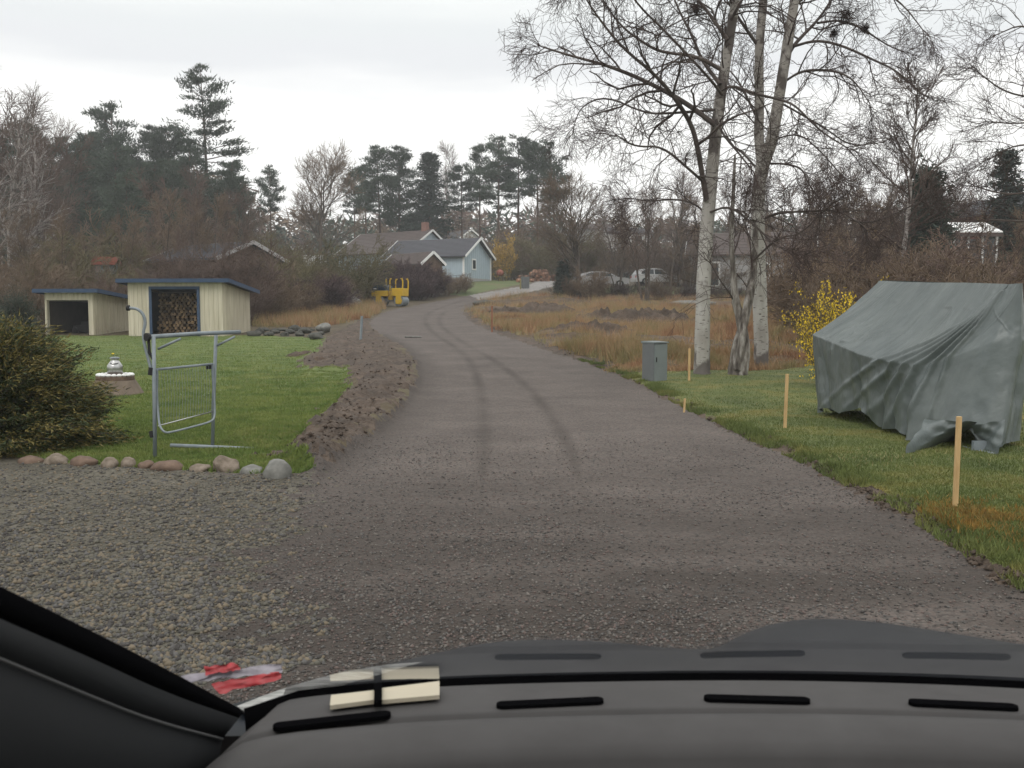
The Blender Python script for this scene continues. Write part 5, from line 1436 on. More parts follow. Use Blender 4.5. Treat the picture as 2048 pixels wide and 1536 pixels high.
# ------------------------------------------------------------------ houses
def house(name, label, cat, p, rz, Ln, wd, wh, rise, mw, mr, verge=True, chim=None, windows=(), ov=0.45, mv=None, plinth=True, tiles=True):
    """gabled house: local x along the ridge from the near gable (x=0) to x=-Ln, y from 0 to wd"""
    o = thing(name, label, cat, p, rz)
    mb = MB()
    gab = [(0, -0.4), (wd, -0.4), (wd, wh), (wd / 2, wh + rise), (0, wh)]
    mb.prism(gab, lambda u, v: (0, u, v), lambda u, v: (-Ln, u, v))
    st = 0.45
    for i in range(int(Ln / st) + 1):
        mb.box((-i * st - 0.02, -0.012, wh / 2), (0.07, 0.03, wh - 0.02))
    for i in range(int(wd / st) + 1):
        y_ = i * st; zt = wh + rise * (1 - abs(y_ - wd / 2) / (wd / 2))
        mb.box((0.012, y_, zt / 2), (0.03, 0.07, zt - 0.1))
    mb.obj('wall', mw, o)
    rf = MB(); t = 0.12
    s = rise / (wd / 2)
    for sgn in (0, 1):
        ye = -ov if sgn == 0 else wd + ov
        ze = wh - ov * s + 0.03; zr = wh + rise + 0.03
        n = 14 if tiles else 1
        for i in range(n):
            f0, f1 = i / n, (i + 1) / n
            y0, y1 = ye + (wd / 2 - ye) * f0, ye + (wd / 2 - ye) * f1
            z0, z1 = ze + (zr - ze) * f0, ze + (zr - ze) * f1
            lift = 0.03 if tiles else 0
            rf.add([(ov, y0, z0), (-Ln - ov, y0, z0), (-Ln - ov, y1, z1), (ov, y1, z1), (ov, y0, z0 + t + lift), (-Ln - ov, y0, z0 + t + lift), (-Ln - ov, y1, z1 + t), (ov, y1, z1 + t)],
                   [(0, 1, 2, 3), (4, 7, 6, 5), (0, 4, 5, 1), (1, 5, 6, 2), (2, 6, 7, 3), (3, 7, 4, 0)])
    roof = rf.obj('roof', mr, o)
    if verge:
        for x_ in (ov + 0.025, -Ln - ov - 0.025):
            for ye in (-ov, wd + ov):
                MB().bar((x_, ye, wh - ov * s + 0.08), (x_, wd / 2, wh + rise + 0.08), 0.04, 0.24).obj('bargeboard', mv or M_white, roof)
    if chim:
        c = MB(); c.box((chim[0], wd / 2 + chim[1], wh + rise + 0.35), (0.75, 0.6, 1.5)); c.obj('chimney', M_brick, roof)
    for (face, a, z, w_, h_) in windows:
        f = MB(); g = MB()
        if face == 'gable':
            f.box((0.05, a, z), (0.06, w_ + 0.2, h_ + 0.2)); g.box((0.07, a, z), (0.06, w_ - 0.1, h_ - 0.1))
        else:
            f.box((-a, -0.05, z), (w_ + 0.2, 0.06, h_ + 0.2)); g.box((-a, -0.07, z), (w_ - 0.1, 0.06, h_ - 0.1))
        fo = f.obj('window', M_white, o); g.obj('pane', M_pane, fo)
    if cat == 'garage':
        for y_ in (-0.02, wd + 0.02): MB().box((0.02, y_, wh / 2), (0.16, 0.16, wh)).obj('corner_board', M_white, o)
        MB().box((-Ln / 2, wd / 2, -0.15), (Ln + 0.08, wd + 0.08, 0.5)).obj('plinth', M_greywall, o)
    return o
def corner(px, pyb, Y):
    q = at(px, pyb, Y); return q
pg = corner(927, 557, 97)
house('garage', 'pale blue garage with a dark tiled roof and white bargeboards', 'garage', pg, math.radians(-25), 9.0, 6.0, 2.35, 1.75, M_bluewall, M_tile, windows=[('gable', 2.2, 1.5, 0.7, 0.95)])
ph_ = corner(812, 542, 118)
house('house', 'brown-roofed house with a brick chimney behind the blue garage', 'house', ph_, math.radians(-36), 11.6, 9.0, 2.4, 2.75, M_bluewall, M_tilebrown, chim=(-0.8, 0.0))
pq = corner(843, 556, 88)
house('garden_shed', 'small brown shed with pale bargeboards in front of the blue garage', 'shed', pq, math.radians(-48), 6.0, 2.4, 1.35, 0.95, M_brownwall, M_tilebrown, ov=0.25)
pr_ = corner(922, 500, 150)
house('house', 'far house whose small white gable peeks over the garage roof', 'house', pr_, math.radians(-60), 8.0, 3.2, 2.0, 1.1, M_white, M_tile)
ps = corner(435, 572, 60)
house('house', 'dark-roofed house half hidden in scrub behind the cream woodshed', 'house', ps, math.radians(-35), 6.4, 5.0, 1.75, 1.0, M_brownwall, M_tile, mv=M_greywall)
pk = corner(228, 560, 60)
house('garden_hut', 'little pale hut with a red roof left of the taller shed', 'hut', pk, math.radians(10), 1.1, 1.1, 1.0, 0.3, M_cabinet, M_redroof, verge=False, ov=0.2)
pw = corner(1302, 495, 145)
house('house', 'distant white house with a dark roof between the birch branches', 'house', pw, math.radians(8), 6.5, 6.0, 2.0, 1.0, M_white, M_tile, windows=[('long', 2.0, 1.2, 1.2, 1.0), ('long', 4.6, 1.2, 1.2, 1.0)])
pt = corner(1225, 480, 160)
house('house', 'furthest pale house left of the distant white one', 'house', pt, math.radians(8), 7, 6.0, 1.8, 1.0, M_greywall, M_tilebrown)
pu = corner(1650, 572, 84)
house('house', 'long grey bungalow with a dark roof behind the birch trunks', 'house', pu, math.radians(-13), 11.5, 8.0, 2.9, 2.0, M_greywall, M_tilebrown, windows=[('long', 2.0, 1.4, 1.6, 1.2), ('long', 5.5, 1.4, 1.6, 1.2), ('long', 9.5, 1.1, 1.0, 2.0)])
pv = corner(2035, 470, 60)
house('house', 'red-brown house gable above the white-roofed porch at the right', 'house', pv, math.radians(-75), 8, 6, 1.6, 1.2, flat2('rust_red_boards', (0.16, 0.06, 0.045), 0.8, 0.15), M_tile, verge=False)
# white-roofed porch
pp = on(1875, 50)
o = thing('porch', 'glazed porch with a white sloping roof behind the thicket', 'porch', pp)
zt = at(1875, 466, 50).z - pp.z; zr = at(1875, 441, 50).z - pp.z; wl = (1988 - 1875) * 50 / F
mb = MB(); mb.add([(-0.15, -0.3, zt), (wl + 0.15, -0.3, zt), (wl + 0.15, 1.6, zr), (-0.15, 1.6, zr), (-0.15, -0.3, zt + 0.06), (wl + 0.15, -0.3, zt + 0.06), (wl + 0.15, 1.6, zr + 0.06), (-0.15, 1.6, zr + 0.06)],
                  [(0, 3, 2, 1), (4, 5, 6, 7), (0, 1, 5, 4), (1, 2, 6, 5), (2, 3, 7, 6), (3, 0, 4, 7)])
mb.obj('roof', M_white, o)
MB().box((wl / 2, -0.3, zt - 0.12), (wl + 0.3, 0.08, 0.16)).obj('gutter', M_tilebrown, o)
for i in range(5): MB().box((i * wl / 4, 0, zt / 2 - 0.1), (0.1, 0.1, zt)).obj('post', M_white, o)
for i in range(4): MB().box(((i + 0.5) * wl / 4, 0.02, zt / 2 + 0.25), (wl / 4 - 0.12, 0.04, zt - 1.1)).obj('pane', M_pane, o)
MB().box((wl / 2, 0.03, 0.2), (wl - 0.12, 0.06, 1.2)).obj('wall', M_white, o)
# white pointed canopy
pp = on(1706, 46)
o = thing('garden_parasol', 'white pointed parasol showing above the yellow bush', 'parasol', pp)
zb = at(1706, 541, 46).z - pp.z; zp = at(1706, 523, 46).z - pp.z
MB().lathe([(0.48, zb), (0.47, zb + 0.03), (0.25, zb + (zp - zb) * 0.65), (0.02, zp)], sides=8).obj('canopy', M_cream, o)
MB().tube([(0, 0, -0.1), (0, 0, zb)], 0.025, 8).obj('pole', M_white, o)
# fences and rail
def picket(label, a, b, h_, m, step=0.16):
    a, b = Vector(a), Vector(b)
    o = thing('picket_fence', label, 'fence', a)
    l = (b - a).length; n = int(l / step)
    mb = MB()
    for i in range(n):
        q = (b - a) * (i / n); mb.box((q.x, q.y, h_ / 2), (step * 0.6, 0.03, h_))
    mb.obj('picket', m, o)['kind'] = 'stuff'
    MB().bar((0, 0.03, h_ * 0.75), Vector(b - a) + Vector((0, 0.03, h_ * 0.75 - (b - a).z)), 0.03, 0.08).obj('rail', m, o)
    return o
picket('short white picket fence left of the olive bush', at(608, 532, 80), at(650, 534, 80), 0.9, M_white)
picket('pale teal board fence between the birch and the parasol', at(1632, 520, 60), at(1700, 520, 60), 0.55, flat2('teal_boards', (0.25, 0.36, 0.36), 0.7, 0.1))
pA, pB = on(884, 88), on(942, 92)
o = thing('metal_railing', 'thin dark metal railing beside the blue garage wall', 'railing', pA)
dv = pB - pA
MB().tube([(0, 0, 1.05), dv + Vector((0, 0, 1.05))], 0.03, 6).obj('rail', M_galv, o)
for i in range(5):
    q = dv * (i / 4); MB().tube([q, q + Vector((0, 0, 1.05))], 0.025, 6).obj('post', M_galv, o)
mb = MB()
for i in range(24):
    q = dv * ((i + 0.5) / 24); mb.tube([q + Vector((0, 0, 0.1)), q + Vector((0, 0, 1.0))], 0.01, 4)
mb.obj('bar_infill', M_galv, o)
# thin flagpole-like white post by the parasol
pp = on(1633, 58)
tag(MB().tube([(0, 0, -0.1), (0, 0, at(1633, 470, 58).z - pp.z)], 0.06, 8).obj('white_pole', M_white, None, pp), 'plain white pole standing between the birch and the parasol', 'pole')
# barbecue, garden chair
pp = on(1000, 100)
o = thing('kettle_barbecue', 'rust-red kettle barbecue on the far lawn', 'barbecue', pp)
MB().lathe([(0.05, 0.55), (0.3, 0.62), (0.38, 0.85), (0.33, 1.05), (0.15, 1.2), (0.03, 1.22)], sides=16).obj('kettle', M_redroof, o, smooth=True)
for i in range(3):
    a = i * 2.1; MB().tube([(0.15 * math.cos(a), 0.15 * math.sin(a), 0.65), (0.35 * math.cos(a), 0.35 * math.sin(a), -0.02)], 0.02, 6).obj('leg', M_rubber, o)
pp = on(1009, 108)
o = thing('garden_chair', 'pale garden chair at the end of the far lawn', 'chair', pp)
MB().box((0, 0, 0.45), (0.5, 0.5, 0.06)).obj('seat', M_cream, o); MB().box((0, 0.24, 0.8), (0.5, 0.05, 0.75)).obj('backrest', M_cream, o)
for x_ in (-0.2, 0.2):
    for y_ in (-0.2, 0.2): MB().box((x_, y_, 0.2), (0.06, 0.06, 0.42)).obj('leg', M_cream, o)
# pile of fresh logs on the far lawn
lm = MB(); lm.tube([(0, 0, 0), (0, 0.45, 0)], 0.19, 8); lme2 = lm.mesh('log', [M_logred])
RND = random.Random(77)
def pile(pxc, Y, halfw, rows_, nrow):
    c0 = on(pxc, Y)
    for r_ in range(rows_):
        m_ = int(nrow * (1 - r_ / rows_))
        for i in range(m_):
            o_ = link('log', lme2)
            o_.location = c0 + Vector(((i - m_ / 2 + 0.5) * 2 * halfw / nrow + RND.uniform(-0.1, 0.1), RND.uniform(-0.5, 0.5), 0.16 + r_ * 0.3))
            o_.rotation_euler = (RND.uniform(-0.3, 0.3), RND.uniform(0, 6), RND.uniform(-0.9, 0.9))
            tag(o_, 'freshly cut orange log in the pile on the far lawn', 'log', 'log pile on the far lawn')
pile(1078, 100, 2.3, 4, 13)
pile(1046, 97, 0.8, 2, 5)

# ------------------------------------------------------------------ parked cars
def parked_car(label, p, rz, paint, hgt=1.5, Ln=4.4):
    o = thing('parked_car', label, 'car', p, rz)
    hw = 0.87
    s = Ln / 4.4
    prof = [(-2.2, 0.28), (-2.2, 0.62), (-2.1, 0.85), (-1.0, 0.96), (1.9, 0.98), (2.15, 0.9), (2.2, 0.55), (2.15, 0.28)]
    arches = []
    def archpts(cx): return [(cx + 0.36 * math.cos(t), 0.3 + 0.36 * math.sin(t)) for t in np.linspace(0, math.pi, 9)]
    poly = prof + archpts(1.3) + archpts(-1.35)
    mb = MB(); mb.prism([(x_ * s, z_) for x_, z_ in poly], lambda u, v: (u, -hw, v), lambda u, v: (u, hw, v))
    mb.obj('body', paint, o)
    cab = [(-1.15, 0.955), (-0.35, hgt - 0.06), (0.2, hgt), (1.2, hgt - 0.03), (1.75, hgt - 0.15), (2.08, 0.97)]
    mb = MB(); 
    n = len(cab); vs = [(x_ * s, -hw + 0.06 + (z_ - 0.95) * 0.25, z_) for x_, z_ in cab] + [(x_ * s, hw - 0.06 - (z_ - 0.95) * 0.25, z_) for x_, z_ in cab]
    fs = [tuple(range(n)), tuple(range(2 * n - 1, n - 1, -1))] + [(i, i + n, (i + 1) % n + n, (i + 1) % n) for i in range(n)]
    mb.add(vs, fs); mb.obj('cabin', paint, o)
    for sd in (-1, 1):
        for q in ([(-0.85, 1.0), (-0.3, hgt - 0.13), (0.35, hgt - 0.09), (0.35, 1.0)], [(0.45, 1.0), (0.45, hgt - 0.09), (1.15, hgt - 0.12), (1.55, hgt - 0.25), (1.7, 1.03)]):
            mb = MB(); f = lambda z_, e: sd * (hw - 0.06 - (z_ - 0.95) * 0.25 + e)
            mb.prism([(x_ * s, z_) for x_, z_ in q], lambda u, v: (u, f(v, 0.012), v), lambda u, v: (u, f(v, -0.02), v)); mb.obj('side_window', M_pane, o)
    mb = MB(); mb.add([(-1.13 * s, -0.7, 1.0), (-1.13 * s, 0.7, 1.0), (-0.4 * s, 0.6, hgt - 0.09), (-0.4 * s, -0.6, hgt - 0.09)], [(0, 1, 2, 3)])
    mb.v = [(a - 0.03, b, c + 0.02) for a, b, c in mb.v]; mb.obj('windscreen', M_pane, o)
    for x_ in (1.3, -1.35):
        for sd in (-1, 1):
            w_ = MB().tube([(x_ * s, sd * 0.66, 0.31), (x_ * s, sd * 0.86, 0.31)], 0.31, 18).obj('wheel', M_rubber, o)
            MB().tube([(x_ * s, sd * 0.84, 0.31), (x_ * s, sd * 0.872, 0.31)], 0.2, 14).obj('rim', M_steel, w_)
    for sd in (-1, 1):
        MB().box((-2.16 * s, sd * 0.62, 0.68), (0.12, 0.32, 0.14)).obj('headlight', M_steel, o)
        MB().box((2.16 * s, sd * 0.68, 0.76), (0.1, 0.2, 0.2)).obj('tail_light', flat2('red_lamp_%d' % sd, (0.3, 0.02, 0.02), 0.3, 0.05), o)
        MB().box((-0.85 * s, sd * 0.95, 1.03), (0.1, 0.16, 0.12)).obj('wing_mirror', paint, o)
    return o
def fit_car(px, pyb, Y, *a, **k):
    q = at(px, pyb, Y); g = on(px, Y); g.z = max(g.z, q.z - 0.05)
    return g
g = on(1310, 92); parked_car('white hatchback parked beyond the field hedge', g, math.radians(192), M_carwhite, 1.55)
g = on(1205, 89); parked_car('silver car half hidden by the bare tree at the field end', g, math.radians(186), M_carsilver, 1.45, 4.6)
g = on(1562, 72); parked_car('pale car behind the forked birch in front of the bungalow', g, math.radians(120), M_carwhite, 1.5)

# ------------------------------------------------------------------ yellow road roller
p = on(782, 69)
ro = thing('road_roller', 'small yellow tandem road roller parked at the road bend', 'road roller', p, math.radians(-14))
def drum(x_):
    d = MB().tube([(x_, -0.5, 0.33), (x_, 0.5, 0.33)], 0.33, 24).obj('drum', M_galv, ro)
    for sd in (-1, 1):
        MB().tube([(x_, sd * 0.5, 0.33), (x_, sd * 0.53, 0.33)], 0.22, 16).obj('drum_hub', M_yellow, d)
        MB().box((x_, sd * 0.57, 0.45), (0.34, 0.06, 0.6)).obj('fork', M_yellow, ro)
drum(-0.62); drum(0.72)
ro.scale = (1.12, 1.12, 1.12)
MB().box((-0.55, 0, 0.80), (1.1, 1.14, 0.36)).obj('front_frame', M_yellow, ro, bevel=0.03)
MB().box((0.62, 0, 0.88), (0.75, 1.14, 0.5)).obj('rear_frame', M_yellow, ro, bevel=0.03)
MB().box((0.06, 0, 0.6), (0.3, 0.5, 0.4)).obj('pivot', M_yellow, ro)
mb = MB(); mb.prism([(-1.05, 0.965), (0.0, 0.965), (-0.05, 1.22), (-0.3, 1.36), (-0.85, 1.34), (-1.05, 1.18)], lambda u, v: (u, -0.52, v), lambda u, v: (u, 0.52, v))
mb.obj('engine_cover', M_bluecover, ro, bevel=0.03)
MB().box((0.68, 0, 1.17), (0.4, 0.45, 0.12)).obj('seat', M_rubber, ro, bevel=0.02)
MB().box((0.86, 0, 1.42), (0.1, 0.45, 0.42)).obj('seat_back', M_rubber, ro, bevel=0.02)
MB().tube([(0.12, 0.1, 0.8), (0.22, 0.1, 1.35)], 0.04, 8).obj('steering_column', M_rubber, ro)
MB().tube([(0.23, 0.1, 1.36), (0.24, 0.1, 1.39)], 0.18, 16).obj('steering_wheel', M_rubber, ro)
for y_ in (-0.5, 0.5):
    MB().tube([(0.98, y_, 1.0), (1.0, y_, 1.55), (0.93, y_, 1.75), (0.86, y_, 1.72)], 0.045, 8).obj('guard_rail', M_yellow, ro)
    MB().tube([(0.14, y_, 0.8), (0.14, y_, 1.6), (0.19, y_, 1.74), (0.26, y_, 1.72)], 0.045, 8).obj('guard_rail', M_yellow, ro)
MB().tube([(-0.48, 0.45, 1.3), (-0.48, 0.45, 1.75)], 0.05, 8).obj('exhaust', M_yellow, ro)
MB().box((-0.86, -0.53, 1.1), (0.18, 0.02, 0.06)).obj('plate', M_white, ro)

# ------------------------------------------------------------------ the car around the camera
M_dash = mat('grey_dashboard_plastic', [(0.3, (0.068, 0.065, 0.063)), (0.7, (0.078, 0.075, 0.073))], scale=20, rough=0.7, spec=0.15, second=(5, (0.93, 0.93, 0.93), (1.05, 1.05, 1.05)), bump=0.15, bscale=900, dist=0.0006)
M_trim = flat2('dark_pillar_trim', (0.02, 0.021, 0.022), 0.8, 0.08, spec=0.1)
M_seal = flat2('black_seal', (0.004, 0.004, 0.0045), 0.9, 0.1, spec=0.0)
M_bonnet = flat2('blue_grey_bonnet', (0.007, 0.010, 0.015), 0.5, 0.05, spec=0.2)
M_silver = mat('pale_trim', [(0.35, (0.16, 0.16, 0.15)), (0.6, (0.38, 0.38, 0.36))], scale=30, rough=0.5, stretch=(1, 6, 6))
car = thing('car', 'car seen from inside, with grey dashboard and left windscreen pillar', 'car', (0, 0.9, 0))
co = Vector((0, 0.9, 0))
ZD = 1.128
def onz(px, py, z):
    d = ray(px, py); return Vector((0, 0, CAMZ)) + d * ((z - CAMZ) / d.z)
base_px = [(488, 1424), (520, 1404), (600, 1386), (700, 1376), (900, 1362), (1200, 1354), (1500, 1351), (1800, 1357), (2048, 1368), (2500, 1398), (3300, 1470), (4200, 1570)]
base = [onz(px, py, ZD) for px, py in base_px]
BL = smooth_line(np.array([[b.x, b.y] for b in base]), 3)
def dash_mesh():
    # profile from the glass back towards the seat: distance, height
    prof = [(-0.02, -0.03), (0.0, -0.006), (0.012, 0.0), (0.05, 0.004), (0.088, 0.005), (0.093, 0.004), (0.097, -0.003), (0.102, -0.003), (0.106, 0.005), (0.12, 0.006), (0.16, 0.002), (0.170, -0.008), (0.178, -0.045), (0.3, -0.06), (0.38, -0.08), (0.42, -0.2), (0.43, -0.6)]
    xs = np.concatenate([np.linspace(BL[0, 0], BL[0, 0] + 0.1, 12), np.linspace(BL[0, 0] + 0.12, 1.39, 60)])
    V = []
    for x_ in xs:
        y0 = np.interp(x_, BL[:, 0], BL[:, 1])
        e = max(0.0, 1 - (x_ - xs[0]) / 0.035)
        for d_, z_ in prof:
            V.append((x_ - 0.35 * d_ * e, y0 - d_, ZD + z_ - 0.05 * e ** 2))
    n, k_ = len(xs), len(prof)
    id_ = np.arange(n * k_).reshape(n, k_)
    q = np.stack([id_[:-1, :-1], id_[:-1, 1:], id_[1:, 1:], id_[1:, :-1]], -1).reshape(-1, 4)
    V = np.array(V)
    left = [(V[i, 0] - 0.0005, V[i, 1], V[i, 2]) for i in range(k_)] + [(V[i, 0] - 0.02, V[i, 1], 0.6) for i in range(k_)]
    b0 = len(V)
    V = np.concatenate([V, left])
    q2 = [(b0 + i, b0 + i + 1, b0 + k_ + i + 1, b0 + k_ + i) for i in range(k_ - 1)]
    q = np.concatenate([q, np.array(q2)])
    return np_mesh('dashboard', V - np.array(co), q, M_dash, smooth=True)
dash = link('dashboard', dash_mesh(), car)
for a, b in (((560, 1449), (768, 1426)), ((1006, 1407), (1194, 1398)), ((1421, 1393), (1607, 1398)), ((1831, 1402), (2022, 1411)), ((2250, 1420), (2440, 1434))):
    pa_, pb_ = onz(*a, ZD + 0.0085), onz(*b, ZD + 0.0085)
    d = (pb_ - pa_).normalized(); s = Vector((-d.y, d.x, 0)); hw = 0.0063
    V = []
    for i in range(9):
        t = math.pi / 2 + math.pi * i / 8; V.append(pa_ + d * (math.cos(t) * hw) + s * (math.sin(t) * hw))
    for i in range(9):
        t = -math.pi / 2 + math.pi * i / 8; V.append(pb_ + d * (math.cos(t) * hw) + s * (math.sin(t) * hw))
    mb = MB(); n = len(V)
    mb.add([v - co for v in V] + [v - co - Vector((0, 0, 0.004)) for v in V], [tuple(range(n))] + [(i, (i + 1) % n, (i + 1) % n + n, i + n) for i in range(n)])
    mb.obj('defroster_vent', M_seal, dash)
# pillar: points given by where its edges run, going back and up to the left
def pil(px, py, d): return at(px, py, d) - co
PE = [(488, 1422, 0.89), (345, 1346, 0.80), (180, 1262, 0.70), (0, 1176, 0.60), (-220, 1068, 0.50), (-700, 830, 0.36), (-1600, 380, 0.22)]
PI = [(478, 1436, 0.875), (330, 1385, 0.785), (170, 1310, 0.685), (0, 1238, 0.585), (-220, 1140, 0.485), (-700, 920, 0.345), (-1600, 480, 0.21)]
PJ = [(445, 1478, 0.86), (300, 1440, 0.76), (150, 1380, 0.66), (0, 1318, 0.56), (-220, 1230, 0.46), (-700, 1020, 0.33), (-1600, 600, 0.2)]
PK = [(425, 1580, 0.84), (280, 1640, 0.70), (130, 1680, 0.6), (0, 1720, 0.5), (-220, 1800, 0.4), (-700, 1900, 0.3), (-1600, 2100, 0.19)]
def strip(name, A_, B_, m, parent, thick=0.012, sub=3):
    a = smooth_line(np.array([tuple(pil(*q)) for q in A_]), 2); b = smooth_line(np.array([tuple(pil(*q)) for q in B_]), 2)
    n = len(a); V = []; 
    off = np.array([-thick, thick, 0])
    V = np.concatenate([a, b, a + off, b + off])
    q = []
    for i in range(n - 1):
        q += [(i, i + 1, n + i + 1, n + i), (2 * n + i, 3 * n + i, 3 * n + i + 1, 2 * n + i + 1), (i, 2 * n + i, 2 * n + i + 1, i + 1), (n + i, n + i + 1, 3 * n + i + 1, 3 * n + i)]
    return link(name, np_mesh(name, V, q, m, smooth=False), parent)
pillar = strip('windscreen_pillar', PJ, PK, M_trim, car, 0.03)
strip('pillar_cover', PI, PJ, M_trim, pillar, 0.03)
strip('pillar_seal', PE, PI, M_seal, pillar, 0.02)
seam = smooth_line(np.array([tuple(pil(px, py, d - 0.004)) for px, py, d in PJ]), 2)
MB().tube([Vector(v) for v in seam], 0.0012, 6).obj('pillar_seam', flat2('seam_grey', (0.09, 0.09, 0.09), 0.5, 0.05), pillar)
# windscreen: a raked pane; the lower part shows the dashboard's reflection
RAKE = math.radians(22)
def gz(y_, y0): return ZD + (y0 - y_) * math.tan(RAKE) + 0.2 * (y0 - y_) ** 2
hump = [(300, 1470), (400, 1440), (470, 1412), (560, 1380), (700, 1345), (820, 1318), (900, 1300), (980, 1284), (1090, 1278), (1220, 1284), (1330, 1296), (1420, 1300), (1450, 1288), (1500, 1262), (1560, 1244), (1640, 1236), (1760, 1244), (1900, 1266), (2048, 1290), (2300, 1325), (3300, 1440), (4200, 1560)]
def on_glass(px, py):
    lo, hi = 0.1, 1.2
    for _ in range(40):
        m_ = (lo + hi) / 2; p_ = at(px, py, m_)
        y0 = np.interp(p_.x, BL[:, 0], BL[:, 1]) + 0.004
        if p_.z > gz(m_, y0): hi = m_
        else: lo = m_
    return p_
def _edge():
    E = [on_glass(px, py - 5) for px, py in hump if px > 480]
    a = np.array([tuple(e) for e in E])
    return a
EDGE = _edge()
def glass(name, lower, m, n=60):
    xs = np.linspace(BL[0, 0] + 0.002, 1.38, n); V = []; q = []
    for x_ in xs:
        y0 = np.interp(x_, BL[:, 0], BL[:, 1]) + 0.004
        ye = min(y0 - 0.004, np.interp(x_, EDGE[:, 0], EDGE[:, 1], left=y0 - 0.01))
        yt = 0.10 + 0.02 * x_
        for r_ in range(9):
            t = r_ / 8
            y_, dx = (y0 + (ye - y0) * t, 0) if lower else (ye + (yt - ye) * t, 0.04 * t)
            V.append((x_ - co.x - dx, y_ - co.y, gz(y_, y0)))
    for i in range(n - 1):
        for r_ in range(8): q.append((9 * i + r_, 9 * i + 9 + r_, 9 * i + 10 + r_, 9 * i + r_ + 1))
    return link(name, np_mesh(name, np.array(V), q, m, smooth=True), car)
m_clear = bpy.data.materials.new('clear_glass'); m_clear.use_nodes = True
t_ = m_clear.node_tree; t_.nodes.clear(); o_ = t_.nodes.new('ShaderNodeOutputMaterial'); b_ = t_.nodes.new('ShaderNodeBsdfTransparent'); b_.inputs['Color'].default_value = (0.98, 0.985, 0.98, 1)
t_.links.new(b_.outputs[0], o_.inputs['Surface'])
m_refl = bpy.data.materials.new('reflecting_glass'); m_refl.use_nodes = True
t_ = m_refl.node_tree; t_.nodes.clear(); o_ = t_.nodes.new('ShaderNodeOutputMaterial'); b_ = t_.nodes.new('ShaderNodeBsdfTransparent'); g_ = t_.nodes.new('ShaderNodeBsdfGlossy'); x_ = t_.nodes.new('ShaderNodeMixShader'); f_ = t_.nodes.new('ShaderNodeFresnel')
g_.inputs['Roughness'].default_value = 0.0; f_.inputs['IOR'].default_value = 1.52
t_.links.new(f_.outputs[0], x_.inputs[0]); t_.links.new(b_.outputs[0], x_.inputs[1]); t_.links.new(g_.outputs[0], x_.inputs[2]); t_.links.new(x_.outputs[0], o_.inputs['Surface'])
glass('windscreen', False, m_clear)
glass('windscreen_foot', True, m_refl)
m_spot = bpy.data.materials.new('dried_dirt'); m_spot.use_nodes = True
t_ = m_spot.node_tree; b2 = t_.nodes['Principled BSDF']; b2.inputs['Base Color'].default_value = (0.05, 0.045, 0.04, 1); b2.inputs['Alpha'].default_value = 0.55; b2.inputs['Roughness'].default_value = 0.9
MB().lathe([(0.0019, 0), (0.0012, 0.0003)], at(1995, 36, 0.25) - co, 12).obj('dirt_spot', m_spot, car)
# black band printed along the foot of the glass
xs = np.linspace(BL[0, 0], 1.38, 40); V = []; q = []
for x_ in xs:
    y0 = np.interp(x_, BL[:, 0], BL[:, 1]) + 0.006
    V += [(x_, y0 - co.y + 0.0, ZD - 0.03), (x_, y0 - co.y - 0.006, gz(y0 - 0.006, y0) + 0.001), (x_, y0 - co.y + 0.02, ZD - 0.03)]
for i in range(39):
    q += [(3 * i, 3 * i + 3, 3 * i + 4, 3 * i + 1), (3 * i + 1, 3 * i + 4, 3 * i + 5, 3 * i + 2)]
link('glass_edge_band', np_mesh('glass_edge_band', np.array(V), q, M_seal), car)
# bonnet beyond the glass: its outline humps twice
far = smooth_line(np.array([tuple(at(px, py, 1.34)) for px, py in hump if px < 3400]), 2)
V = []; n = len(far)
for f in far:
    x_ = f[0]; xb = x_ * 0.76
    y0 = np.interp(xb, BL[:, 0], BL[:, 1]) + 0.015
    a = np.array([xb, y0, ZD - 0.03]); b = np.array(f)
    for t in np.linspace(0, 1, 8):
        p_ = a * (1 - t) + b * t; p_[2] += 0.012 * math.sin(t * math.pi); V.append(p_)
    V.append(b + np.array([x_ * 0.1, 0.25, -0.14])); V.append(b + np.array([x_ * 0.2, 0.45, -0.4]))
V = np.array(V) - np.array(co); k_ = 10
id_ = np.arange(n * k_).reshape(n, k_)
q = np.stack([id_[:-1, :-1], id_[1:, :-1], id_[1:, 1:], id_[:-1, 1:]], -1).reshape(-1, 4)
link('bonnet', np_mesh('bonnet', V, q, M_bonnet, smooth=True), car)
# pale grey strip along the bonnet edge at the left
ed = smooth_line(np.array([tuple(at(px, py, d)) for px, py, d in ((474, 1412, 1.0), (560, 1378, 1.08), (680, 1344, 1.14), (790, 1326, 1.2), (905, 1322, 1.22))]), 2)
lo = smooth_line(np.array([tuple(at(px, py, d)) for px, py, d in ((486, 1422, 0.98), (580, 1396, 1.04), (700, 1372, 1.1), (800, 1352, 1.15), (880, 1334, 1.2))]), 2)
V = np.concatenate([ed, lo, ed + [0, 0.02, -0.02], lo + [0, 0.02, -0.02]]) - np.array(co); n = len(ed)
q = []
for i in range(n - 1):
    q += [(i, i + 1, n + i + 1, n + i), (i, 2 * n + i, 2 * n + i + 1, i + 1), (n + i, n + i + 1, 3 * n + i + 1, 3 * n + i)]
link('cowl_edge', np_mesh('cowl_edge', V, q, M_silver), car)
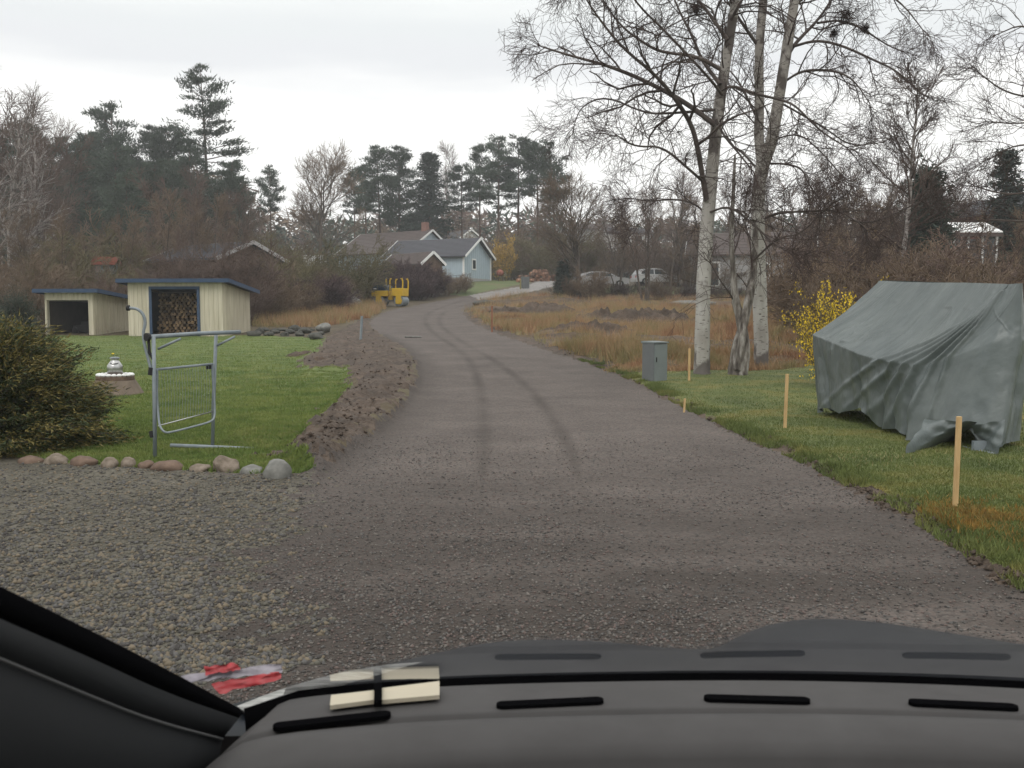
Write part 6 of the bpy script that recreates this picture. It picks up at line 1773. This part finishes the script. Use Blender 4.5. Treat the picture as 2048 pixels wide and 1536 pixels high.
# roof, far pillar and doors close the cabin round the camera
MB().box((0.49, -1.75, 1.78), (1.85, 2.1, 0.05)).obj('roof', M_trim, car, bevel=0.01)
MB().bar((1.40, -0.1, 1.1), (1.33, -0.8, 1.72), 0.06, 0.09).obj('windscreen_pillar', M_trim, car)
MB().box((-0.46, -1.3, 0.75), (0.05, 2.6, 0.8)).obj('door', M_trim, car)
MB().box((1.43, -1.3, 0.75), (0.05, 2.6, 0.8)).obj('door', M_trim, car)
MB().box((0.49, -1.4, 0.45), (1.8, 2.7, 0.05)).obj('floor', M_trim, car)
# paper strips at the foot of the glass, red packet reflection built as film in the corner
M_paper = flat2('cream_paper', (0.50, 0.45, 0.34), 0.7, 0.06)
def slip(a, b, c, d, label, dy=0.0):
    P = [onz(*q, ZD + 0.012) for q in (a, b, c, d)]
    mb = MB(); mb.add(P + [p - Vector((0, 0, 0.004)) for p in P], [(0, 1, 2, 3), (7, 6, 5, 4), (0, 4, 5, 1), (1, 5, 6, 2), (2, 6, 7, 3), (3, 7, 4, 0)])
    return tag(mb.obj('paper_slip', M_paper, None), label, 'paper')
slip((662, 1390), (749, 1380), (751, 1399), (660, 1411), 'cream paper slip on the left of the dark clip at the glass foot')
slip((763, 1376), (879, 1362), (879, 1390), (763, 1400), 'cream paper slip on the right of the dark clip at the glass foot')
P = [onz(*q, ZD + 0.016) for q in ((748, 1366), (764, 1364), (764, 1400), (748, 1402))]
mb = MB(); mb.add(P + [p - Vector((0, 0, 0.006)) for p in P], [(0, 1, 2, 3), (7, 6, 5, 4), (0, 4, 5, 1), (1, 5, 6, 2), (2, 6, 7, 3), (3, 7, 4, 0)])
tag(mb.obj('paper_clip', M_seal, None), 'small dark clip between the two cream paper slips', 'clip')
M_redfilm = flat2('red_film', (0.36, 0.04, 0.045), 0.35, 0.2, scale=60); M_film = flat2('pale_film', (0.24, 0.22, 0.25), 0.3, 0.3, scale=60)
pk_ = thing('packet_reflection', 'reflection of a red and white packet by the pillar corner, built as crumpled film', 'packet', at(470, 1356, 0.93))
pc = pk_.location.copy()
def film(name, quad, m, seed):
    rg = random.Random(seed); A_ = [at(px, py, d) - pc for px, py, d in quad]; n = 10; V = []; q = []
    for i in range(n + 1):
        for j in range(5):
            p_ = A_[0].lerp(A_[1], i / n).lerp(A_[3].lerp(A_[2], i / n), j / 4)
            V.append(tuple(p_ + Vector((rg.uniform(-1, 1), rg.uniform(-3, 3), rg.uniform(-1, 1))) * 0.0008))
    for i in range(n):
        for j in range(4): q.append((i * 5 + j, (i + 1) * 5 + j, (i + 1) * 5 + j + 1, i * 5 + j + 1))
    link(name, np_mesh(name, np.array(V), q, m), pk_)
film('red_panel', [(408, 1334, .93), (474, 1325, .93), (480, 1340, .925), (412, 1350, .925)], M_redfilm, 1)
film('red_panel', [(420, 1368, .925), (560, 1340, .93), (562, 1358, .925), (440, 1388, .92)], M_redfilm, 2)
film('clear_panel', [(362, 1352, .93), (560, 1326, .935), (566, 1344, .93), (380, 1366, .925)], M_film, 3)

# ------------------------------------------------------------------ damp air
mh = bpy.data.materials.new('damp_air'); mh.use_nodes = True
th = mh.node_tree; th.nodes.clear()
oh = th.nodes.new('ShaderNodeOutputMaterial'); vh = th.nodes.new('ShaderNodeVolumePrincipled')
vh.inputs['Color'].default_value = (0.93, 0.95, 0.96, 1); vh.inputs['Density'].default_value = 0.0009
th.links.new(vh.outputs[0], oh.inputs['Volume'])
hz = MB(); hz.box((0, 90, 21), (560, 360, 46)); ho = hz.obj('haze', mh)
ho['kind'] = 'stuff'
